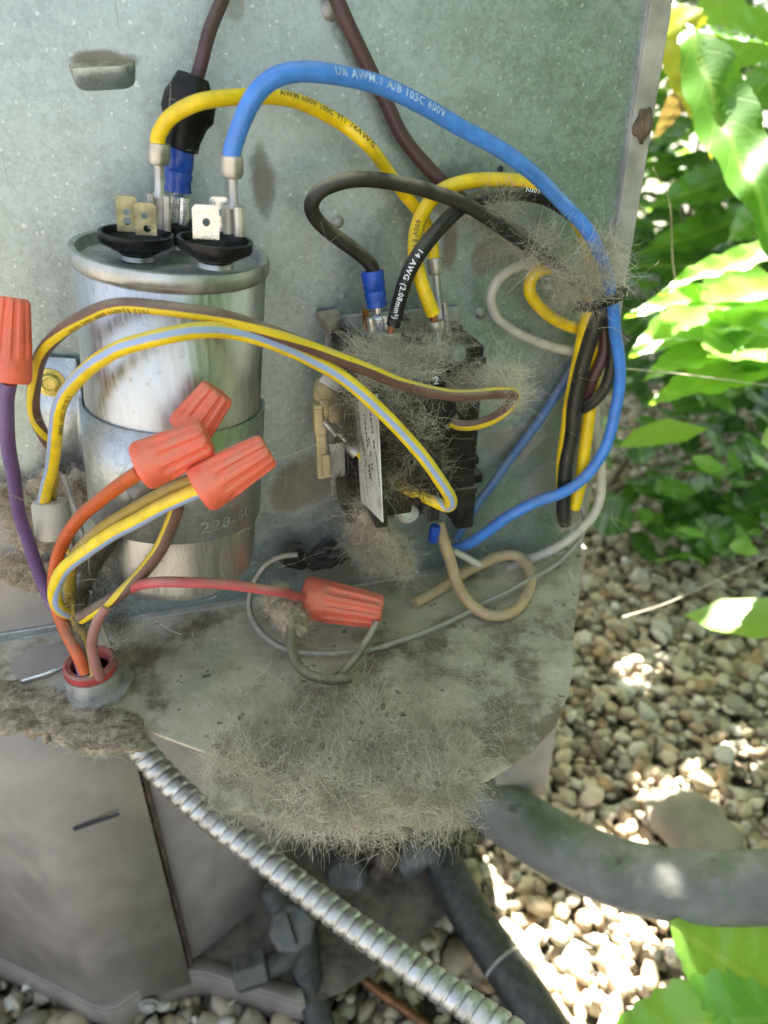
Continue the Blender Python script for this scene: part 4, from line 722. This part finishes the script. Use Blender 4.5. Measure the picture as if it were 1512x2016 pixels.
MB().tube([PT(585, 1840, .55), PT(600, 1900, .545), PT(615, 1960, .535), PT(640, 2050, .52)], [px(40, .55), px(32, .54), px(28, .53), px(28, .52)], 20).build('liquid_line', 'blackfoam', val, 50)
o, path, r = pipe('copper_tube', [PT(590, 1825, .57), PT(620, 1850, .565), PT(665, 1885, .56), PT(730, 1940, .55), PT(800, 1990, .54), PT(880, 2050, .53)], 19, 'copperpipe', 'thin brown copper tube under the metal conduit', 'tube', 14)
rv_ = empty('suction_valve', PT(775, 1740, .62), 'corroded brown valve body with a pale cap behind the conduit', 'valve')
vs, fs = blob(PT(775, 1762, .63), .034, .28, 9.1, 3, (1.1, .8, 1.25)); MB().add(vs, fs).build('valve_body', 'rust', rv_, 60)
MB().lathe([(px(40, .6), -.012), (px(42, .6), 0), (px(34, .6), .004), (.00001, .005)], PT(682, 1728, .60), (-.4, -.8, .5), 22).build('round_cap', 'valve', rv_, 40); MB().lathe([(px(24, .58), -.02), (px(24, .58), .0), (px(15, .58), .003), (.00001, .003)], PT(762, 1690, .585), up, 20).build('flare_stub', 'rust', rv_, 40)
MB().tube([PT(790, 1700, .6), PT(840, 1670, .6), PT(885, 1705, .60)], px(36, .6), 16).build('elbow', 'valve', rv_, 50)
m = MB(); br = [PT(x, y, d) for x, y, d in ((425, 1932, .545), (500, 1958, .54), (585, 1990, .53), (640, 1948, .55), (740, 1892, .57), (860, 1828, .60))]
m.add(br + [p - V((0, 0, .020)) for p in br], [(i, i + 1, i + 7, i + 6) for i in range(5)]); o = m.build('bracket', 'paint', None, 20, origin=br[0]); md = o.modifiers.new('thickness', 'SOLIDIFY'); md.thickness = .002; tag(o, 'bent grey steel bracket under the service valve', 'bracket')
# ================================================================== SMALL THINGS
vs, fs = blob(P(1266, 244, .003), .0052, .35, 2.2, 3, (.75, .6, 1.25)); tag(MB().add(vs, fs).build('mud_nest', 'mud', origin=P(1266, 244, .003)), 'small brown mud nest stuck on the right edge of the panel', 'nest')
m = MB(); rs = random.Random(3)
for k in range(9):
    a = P(572 + rs.uniform(0, 95), 1092 + rs.uniform(-14, 20), rs.uniform(.003, .009)); vs, fs = blob(a, rs.uniform(.003, .006), .5, k * 2.3, 2, (1.5, .7, .45), Matrix.Rotation(rs.uniform(-.7, .7), 3, 'Y')); m.add(vs, fs)
o = m.build('dried_leaf', 'moth', None, 60, origin=P(620, 1095, .005)); tag(o, 'dark shrivelled dried leaf at the end of the grey wire', 'leaf')
# ================================================================== LINT
def shelfpts(n, poly, h=.003, z0=ZF):
    out = []; xs = [p[0] for p in poly]; ys = [p[1] for p in poly]
    while len(out) < n:
        x, y = random.uniform(min(xs), max(xs)), random.uniform(min(ys), max(ys)); c = False
        for i in range(len(poly)):
            (x1, y1), (x2, y2) = poly[i], poly[i - 1]
            if (y1 > y) != (y2 > y) and x < (x2 - x1) * (y - y1) / (y2 - y1) + x1: c = not c
        if c: q = PZ(x, y, z0 + random.random() ** 2 * h); out.append(tuple(q))
    return np.array(out)
heap = [(415, 1500), (470, 1440), (560, 1400), (650, 1375), (740, 1390), (830, 1425), (900, 1475), (930, 1530), (890, 1580), (820, 1600), (640, 1595), (480, 1545), (400, 1515)]
core = []
for k in range(60):
    q = PZ(random.uniform(450, 880), random.uniform(1450, 1565), ZF); core.append(blob(q, random.uniform(.006, .011), .3, k * 1.7, 3, (1.3, 1.1, .16)))
for k in range(16):
    t = k / 15; x = 470 + 380 * t; y = 1570 + 14 * math.sin(math.pi * t) + random.uniform(-14, 14); core.append(blob(PZ(x, y, ZF - .003), random.uniform(.003, .006), .3, k * 2.9, 3, (1.3, .7, .6)))
def clumps(n, poly, h, nc, sp, z0=ZF):
    c = shelfpts(nc, poly, h, z0); k = RNG.integers(0, nc, n); q = c[k] + RNG.normal(0, 1, (n, 3)) * np.array((sp, sp, sp * .35)) * RNG.uniform(.4, 1.5, (nc, 1))[k]; q[:, 2] = np.maximum(q[:, 2], z0 + .0003); global TUFT; TUFT = (RNG.normal(0, 1, (nc, 3)) * np.array((1, 1, .35)))[k] + RNG.normal(0, .45, (n, 3)) * np.array((1, 1, .6)); return q
flat = lambda n: RNG.normal(0, 1, (n, 3)) * np.array((1, 1, .4))
r1 = clumps(19000, heap, .007, 210, .0036); s1 = strands(r1, TUFT, RNG.uniform(.004, .018, len(r1)), .8, .000055, 8)
r1b = shelfpts(5000, heap, .012); s1b = strands(r1b, flat(len(r1b)) + np.array((0, 0, .3)), RNG.uniform(.006, .02, len(r1b)), .5, .00005, 8)
fr_ = [(430, 1500), (520, 1560), (640, 1600), (760, 1610), (860, 1600), (930, 1560), (950, 1530), (930, 1590), (840, 1625), (700, 1635), (560, 1610), (440, 1550)]
r2 = clumps(3600, fr_, .003, 75, .0032, ZF - .004); s2 = strands(r2, TUFT * .8 + np.array((0, -.5, -.8)), RNG.uniform(.004, .016, len(r2)), .75, .00006, 7, .06)
lint('deep heap of pale grey lint spilling over the front edge of the shelf', [s1, s1b, s2], core, fuzz=110)
wide = [(590, 1330), (700, 1290), (850, 1270), (960, 1250), (1010, 1280), (1000, 1380), (960, 1470), (900, 1500), (800, 1440), (600, 1400), (420, 1440), (390, 1480), (430, 1400)]
r3 = clumps(3200, wide, .002, 70, .0045); lint('thin haze of lint fibres spread over the right of the shelf', [strands(r3, TUFT, RNG.uniform(.005, .018, len(r3)), .5, .00006, 6)])
def puff(label, pts, n, r, L, curl=.55, rad=.00007, sq=(1, 1, 1), mat='lint', bias=(0, 0, 0), core=0, coremat=None, sag=0.):
    sets = []; cores = []
    for (x, y, o_) in pts:
        c = P(x, y, o_ / 1000); q = cloud(c, r, n // len(pts), sq); sets.append(strands(q, rnd_dirs(len(q), bias), RNG.uniform(L * .4, L, len(q)), curl, rad, 6, sag))
        if core: cores.append(blob(c, core, .5, x * .13, 3, sq))
    return lint(label, sets, cores or None, mat, cmat='crumb', fuzz=150)
puff('tangled lint covering the top of the black contactor', [(740, 690, 46), (775, 715, 52), (800, 700, 44), (840, 680, 34), (715, 690, 34), (870, 655, 26), (820, 640, 20), (760, 745, 60), (825, 740, 58), (780, 770, 60), (850, 700, 40)], 4600, .0085, .014, .6, .00006, (1.2, 1, .6))
puff('loose lint tuft right of the contactor above the brown striped wire', [(915, 745, 40), (960, 745, 52), (1000, 745, 58), (905, 770, 40), (1010, 775, 60)], 2400, .007, .012, .6, .00006)
puff('lint mass hanging under the contactor below its label', [(725, 1015, 44), (750, 1050, 40), (770, 1080, 36), (710, 1060, 30), (790, 1110, 34), (740, 1100, 28)], 4200, .0085, .013, .8, .00006, (1, 1, 1.2), core=.0045)
puff('pale stringy lint draped over the black front of the contactor', [(770, 800, 67), (800, 880, 66), (825, 840, 66), (765, 940, 64), (850, 930, 60), (720, 780, 58)], 1500, .0075, .016, .6, .00005)
puff('small dust tuft at the blunt end of the hanging black wire and tan loop', [(1112, 1030, 22), (812, 1186, nz(812, 1186, .002)), (835, 1176, nz(835, 1176, .002))], 900, .004, .008, .8, .00006)
puff('dark fuzzy lint clinging to the left side of the contactor', [(690, 960, 36), (680, 790, 40), (690, 850, 44), (780, 900, 66), (800, 850, 66), (820, 960, 62), (800, 800, 62), (840, 900, 62), (770, 950, 62)], 4200, .0075, .012, .6, .00006, mat='darklint')
puff('cobwebby lint round the tied wires at the panel edge', [(990, 400, 26), (970, 420, 28), (1050, 500, 34), (1100, 540, 36), (1130, 560, 38), (1150, 500, 34), (1190, 480, 34), (1205, 540, 36), (1080, 470, 30), (1160, 590, 36), (1010, 470, 24), (975, 470, 14), (1110, 590, 20), (1170, 540, 36), (1200, 510, 30)], 3600, .0062, .016, .5, .00006)
puff('brown lint ball stuck on the pink wire beside the fallen nut', [(548, 1178, nz(548, 1178, .022) + 5), (562, 1203, nz(562, 1203, .020) + 6), (578, 1226, nz(578, 1226, .016) + 6)], 4500, .0064, .008, .9, .00005, core=.0066)
puff('grey brown dust mass at the lower left behind the purple wire', [(20, 985, 6), (60, 1060, 7), (20, 1120, 7), (80, 1140, 8), (45, 1010, 7), (100, 960, 7), (160, 960, 10)], 4000, .008, .010, .8, .00006, (1.1, .5, 1.1), core=.007)
puff('dusty fluff along the black wire above the bushing', [(175, 1110, 62), (190, 1140, 62), (165, 1180, 62), (160, 1230, 62), (235, 1230, 60), (245, 1290, 60), (215, 1180, 60), (200, 1090, 60)], 2600, .005, .009, .7, .00006, mat='darklint')
cores = []
for k in range(44):
    t = k / 43; x = 15 + 225 * t + random.uniform(-25, 25); y = 1376 + 72 * t + random.uniform(-20, 34); cores.append(blob(PZ(x, y, ZF + .001), random.uniform(.003, .008), .6, k * 1.9, 3, (1.3, 1, .36)))
for k in range(16): x = 50 + k * 14; cores.append(blob(PZ(x, 1412 + 3.2 * k + random.uniform(0, 30), ZF - .006), random.uniform(.0015, .0036), .6, k * 2.1, 2, (.8, .8, 1.5)))
r5 = shelfpts(900, [(0, 1362), (140, 1362), (250, 1400), (240, 1490), (150, 1490), (40, 1430), (0, 1400)], .006, ZF - .002); lint('crumbly tan dust heap at the lower left corner of the shelf', [strands(r5, rnd_dirs(len(r5)), RNG.uniform(.003, .009, len(r5)), .7, .00006, 5)], cores, cmat='crumb', fuzz=7)
# stray hairs and web threads
hr = []; hd = []; hl = []
for (x, y, o_) in [(random.uniform(560, 1220), random.uniform(380, 1120), random.uniform(8, 60)) for _ in range(150)] + [(random.uniform(60, 560), random.uniform(820, 1250), random.uniform(50, 104)) for _ in range(90)] + [(random.uniform(250, 540), random.uniform(120, 470), random.uniform(30, 50)) for _ in range(20)]:
    hr.append(tuple(P(x, y, o_ / 1000))); hd.append((random.gauss(0, 1), random.gauss(0, .4), random.gauss(0, 1))); hl.append(random.uniform(.004, .022))
lint('scattered single hairs and threads caught on the wires', [strands(np.array(hr), np.array(hd), np.array(hl), .3, .00006, 8)], cat='hairs', name='stray_hairs')
def thread(pts, r, label):
    q = spline(pts, 6); o = MB().tube(q, r, 5).build('spider_thread', 'lint', None, 60, origin=q[0]); tag(o, label, 'spider thread')
thread([P(540, 905, .1), P(580, 893, .08), P(632, 870, .05)], .00012, 'short dusty thread running from the lowest nut tip to the contactor'); thread([PT(1225, 1215, .6), PT(1330, 1180, .62), PT(1512, 1095, .66)], .0005, 'pale dry stalk slanting over the gravel at the right'); thread([PT(1222, 725, .45), PT(1330, 735, .5), PT(1520, 760, .55)], .0004, 'thin spider thread from the blue wire out into the leaves'); thread([PT(1285, 330, .45), PT(1318, 400, .5), PT(1325, 520, .52), PT(1340, 600, .55)], .0003, 'thin spider thread hanging from the panel edge among the leaves')
# ================================================================== PLANTS
def leafmesh(seed, wid=.30, teeth=11, curl=.12):
    rs = random.Random(seed); n = 44; rows = []
    for i in range(n + 1):
        s = i / n; w_ = wid * (math.sin(math.pi * min(1, s ** .75)) ** .85) if 0 < s < 1 else 0; w_ *= 1 + .20 * ((s * teeth) % 1. - .5) * (1 if wid > .28 else .4); z = -curl * s * s + .02 * math.sin(s * 9 + seed)
        rows.append([(s, k * w_, z + .16 * abs(k) * w_ + .012 * math.sin(s * 30 + 3 * k)) for k in (-1, -.5, 0, .5, 1)])
    vs = [p for r_ in rows for p in r_]; fs = [(i * 5 + j, (i + 1) * 5 + j, (i + 1) * 5 + j + 1, i * 5 + j + 1) for i in range(n) for j in range(4)]
    me = bpy.data.meshes.new('leaf'); me.from_pydata(vs, [], fs); ul = me.uv_layers.new(name='UVMap')
    for p in me.polygons:
        for li, vi in zip(p.loop_indices, p.vertices): ul.data[li].uv = (vs[vi][0], vs[vi][1])
    me.polygons.foreach_set('use_smooth', [True] * len(fs)); return me
LM = {}
for mk in ('leaf', 'darkleaf', 'paleleaf', 'yellowleaf', 'deadleaf'):
    LM[mk] = []
    for k in range(3):
        me = leafmesh(k * 5 + 1, (.24, .30, .36)[k], (9, 12, 10)[k], (.1, .18, .06)[k] * (3 if mk == 'deadleaf' else 1)); me.materials.append(M[mk]); LM[mk].append(me)
CLEAR = []
def leaf(parent, base, tip, nh, mk='leaf', wid=1., k=None):
    base, tip = V(base), V(tip); o = bpy.data.objects.new('leaf', LM[mk][random.randrange(3) if k is None else k]); link(o, parent); ax = tip - base; L = ax.length; m = rotz(ax, nh) @ Matrix.Diagonal((L, L * wid, L)); mt = m.to_4x4(); mt.translation = base - world(parent); o.matrix_local = mt; return o
def shrub(name, base, tops, label, r=.006):
    o = empty(name, base, label, 'shrub')
    for t in tops: q = spline([V(base), V(base).lerp(V(t), .45) + V((random.uniform(-.04, .04), random.uniform(-.04, .04), .03)), V(t)], 8); MB().tube(q, [r * (1 - .7 * i / (len(q) - 1)) for i in range(len(q))], 8).build('stem', 'stem', o, 60)
    return o
UPN = V((.1, -.25, 1)); FACE = V((-.2, -1, .5))
# near leafy shrub at the right of the cabinet
s1_ = shrub('leafy_shrub', (.95, .42, 0), [PT(1530, 60, .62), PT(1540, 560, .66), PT(1540, 760, .72), PT(1500, 330, .9)], 'broad leaved green shrub reaching in from the right beside the panel')
NL = [((1345, 62, .60), (1575, 520, .52), FACE, 'leaf', .95, 0), ((1322, 5, .66), (1392, 225, .64), FACE, 'yellowleaf', 1.5, 1), ((1360, 66, .62), (1520, 62, .60), V((0, -.6, 1)), 'leaf', .7, 1), ((1345, 175, .68), (1312, 245, .67), FACE, 'deadleaf', 1.4, 1), ((1372, 160, .66), (1408, 310, .66), FACE, 'yellowleaf', .8, 0),
      ((1310, 160, .66), (1365, 170, .66), FACE, 'deadleaf', 1.3, 2), ((1530, 30, .72), (1430, 130, .70), FACE, 'paleleaf', 1.6, 2), ((1400, -30, .8), (1450, 140, .78), FACE, 'paleleaf', 1.4, 2), ((1540, 120, .8), (1430, 260, .78), FACE, 'leaf', 1.2, 1),
      ((1560, 480, .66), (1304, 552, .62), UPN, 'paleleaf', .7, 0), ((1560, 575, .68), (1245, 585, .62), UPN, 'paleleaf', .75, 0), ((1560, 560, .70), (1262, 640, .62), UPN, 'paleleaf', 1.0, 1), ((1540, 640, .70), (1400, 690, .60), UPN, 'paleleaf', 1.2, 2), ((1480, 650, .66), (1282, 712, .62), UPN, 'paleleaf', 1.0, 1),
      ((1560, 700, .7), (1300, 748, .64), UPN, 'paleleaf', .85, 1), ((1560, 640, .75), (1450, 720, .66), UPN, 'leaf', 1.1, 2), ((1500, 330, 1.0), (1300, 385, .95), V((.1, -.8, .7)), 'leaf', .9, 1), ((1490, 430, 1.05), (1275, 475, 1.0), V((.1, -.7, .8)), 'leaf', .8, 1), ((1470, 520, 1.1), (1250, 500, 1.0), V((.1, -.7, .8)), 'darkleaf', .8, 1), ((1540, 380, .95), (1440, 470, .9), FACE, 'leaf', 1.2, 2)]
for b_, t_, nh, mk, wd, k in NL: leaf(s1_, PT(*b_), PT(*t_), nh, mk, wd * (.5 if nh is FACE else .62), k)
for (x, y, d) in ((1366, 110, .59), (1388, 170, .58), (1408, 230, .57)): CLEAR.append((PT(x, y, d), -.02))
for (x, y, d) in ((1300, 640, .62), (1420, 640, .62), (1360, 600, .63), (1480, 600, .64), (1400, 520, .63), (1480, 500, .64), (1350, 715, .63), (1400, 740, .64), (1480, 690, .66), (1480, 70, .71), (1270, 590, .62), (1480, 130, .70)): CLEAR.append((PT(x, y, d), .035))
for (x, y, z) in ((1268, 1700, .205), (1280, 1722, .2), (1390, 1698, .205), (1365, 1688, .205)): CLEAR.append((PZ(x, y, z), -.006))
for (x, y) in ((1180, 1880), (1230, 1830), (1260, 1860), (1200, 1930), (1290, 1890), (1180, 1960), (1240, 1800)): CLEAR.append((PZ(x, y, .01), .010))
s2_ = shrub('weed', (.62, -.12, 0), [PT(1530, 1960, .44)], 'light green serrated leaves in the bottom right corner', .003)
leaf(s2_, PT(1540, 1975, .43), PT(1322, 1815, .44), V((-.2, -.3, 1)), 'paleleaf', 1.25, 2); leaf(s2_, PT(1560, 2000, .42), PT(1190, 2040, .41), V((0, -.4, 1)), 'paleleaf', .62, 2)
def shaded(p, dv, m_=.028):          # would this leaf stand in the way of a sunbeam the photograph shows
    return any(((g_ - q) - SUN * (g_ - q).dot(SUN)).length < r + m_ and (g_ - q).dot(SUN) > .03 for g_ in (p, p + dv * .5, p + dv) for q, r in CLEAR)
def filler(name, base, label, boxes, n, mks, size, tops, seed):
    random.seed(seed); o = shrub(name, base, tops, label, .007)
    for i in range(n):
        x0, y0, x1, y1, d0, d1 = random.choice(boxes); p = PT(random.uniform(x0, x1), random.uniform(y0, y1), random.uniform(d0, d1))
        if p.z < .005: continue
        L = random.uniform(*size); a = random.uniform(0, 6.28); dv = V((math.cos(a), math.sin(a), random.uniform(-.6, .15))).normalized() * L
        v1, v2 = inview(p), inview(p + dv)
        if shaded(p, dv) or max(v1[1], v2[1]) > 1115: continue
        leaf(o, p, p + dv, V((random.gauss(0, .35), random.gauss(-.35, .35), 1)), random.choice(mks), random.uniform(.8, 1.25))
    return o
filler('leafy_shrub', (.85, .75, 0), 'dense mid green shrub behind the panel edge at upper right', [(1250, -60, 1560, 480, .95, 1.5), (1230, 380, 1560, 760, 1.0, 1.7)], 280, ('leaf', 'darkleaf', 'darkleaf'), (.05, .10), [PT(1400, 100, 1.2), PT(1500, 300, 1.1), PT(1330, 350, 1.25)], 3)
filler('leafy_shrub', (.62, .62, 0), 'dark low shrub over the gravel at middle right', [(1180, 700, 1560, 960, 1.05, 1.35), (1220, 900, 1560, 1090, .95, 1.12)], 150, ('darkleaf', 'darkleaf', 'leaf'), (.035, .08), [PT(1480, 860, 1.1), PT(1300, 800, 1.2)], 4)
filler('weed', (.72, .45, 0), 'small weeds with bright leaves sprouting from the pebbles', [(1360, 850, 1540, 1060, .85, 1.0), (1340, 1040, 1440, 1100, .85, .92)], 26, ('leaf', 'paleleaf'), (.03, .06), [PT(1500, 930, .92)], 5)
# far foliage: one mass nobody could count
def leafcloud(n, sampler, size, mats, name, parent, flat=1.0, clear=None):
    base = np.array([(0, 0, 0), (.35, -.26, .04), (.35, .26, .04), (.72, -.2, 0), (.72, .2, 0), (1, 0, -.08), (.5, 0, -.03)]); faces = np.array([(0, 1, 6), (0, 6, 2), (1, 3, 6), (6, 4, 2), (6, 3, 5), (6, 5, 4)]); out = {m_: ([], [], [0]) for m_ in mats}
    for i in range(n):
        p = V(sampler())
        L = random.uniform(*size); a = random.uniform(0, 6.28); m_ = rotz((math.cos(a), math.sin(a), random.uniform(-.5, .2)), (random.gauss(0, flat), random.gauss(0, flat), 1)); mk = random.choice(mats); v_, f_, c_ = out[mk]
        if clear and shaded(p, V(m_.col[0]) * L): continue
        v_.append((base * L) @ np.array(m_).T + np.array(p)); f_.append(faces + c_[0]); c_[0] += 7
    for mk in set(mats):
        v_, f_, c_ = out[mk]; o = bulk(name, np.concatenate(v_), np.concatenate(f_), mk, parent); o.location = -world(parent); tag(o, kind='stuff')
random.seed(21)
hedge = empty('hedge', (2.2, 2.6, 0), 'dark leafy hedge in the background behind the shrubs', 'hedge'); MB().tube(spline([V((2.2, 2.6, 0)), V((2.15, 2.6, .9)), V((2.3, 2.7, 1.9))], 6), .03, 8).build('trunk', 'bark', hedge, 60)
leafcloud(13000, lambda: (lambda u: (1.0 + 2.6 * u + random.gauss(0, .12), 2.9 - 2.2 * u + random.gauss(0, .25), random.uniform(0, 2.1)))(random.uniform(-.35, 1.1)), (.05, .10), ('darkleaf', 'darkleaf', 'leaf'), 'foliage', hedge, .7, CLEAR)
# added unseen canopy, shaped to shade the gravel and leave gaps for sun
tree = empty('added_shade_tree', (2.0, 1.6, 0), 'added unseen tree with its crown set to shade the gravel at the right', 'tree')
MB().tube(spline([V((2.0, 1.6, 0)), V((1.95, 1.55, .8)), V((1.7, 1.4, 1.35)), V((1.2, 1.1, 1.6))], 8), .05, 10).build('trunk', 'bark', tree, 60)
for t in ((.6, .5, 1.55), (.9, 1.6, 1.6), (1.4, .3, 1.6), (.5, 1.0, 1.5)): MB().tube(spline([V((1.5, 1.28, 1.47)), V((1.1, 1.0, 1.66)).lerp(V(t), .4), V(t)], 6), [.022 * (1 - .05 * i) for i in range(13)], 8).build('branch', 'bark', tree, 60)
leafcloud(5400, lambda: (random.uniform(.42, 2.5), random.uniform(-.25, 2.9), random.uniform(1.15, 1.75)), (.10, .17), ('leaf', 'darkleaf'), 'crown', tree, .45, CLEAR)
# unseen shrub added to dim the right side and tint its light green
random.seed(31); side = empty('leafy_shrub', (.85, -.9, 0), 'added unseen tall shrub right of the cabinet, dimming and tinting that side', 'shrub'); MB().tube(spline([V((.85, -.9, 0)), V((.82, -.88, .6)), V((.75, -.9, 1.4))], 6), .015, 8).build('stem', 'stem', side, 60)
leafcloud(4200, lambda: (.64 + random.gauss(0, .12), -.82 + random.gauss(0, .40), random.uniform(.05, 2.0)), (.08, .13), ('leaf', 'paleleaf'), 'foliage', side, .6)
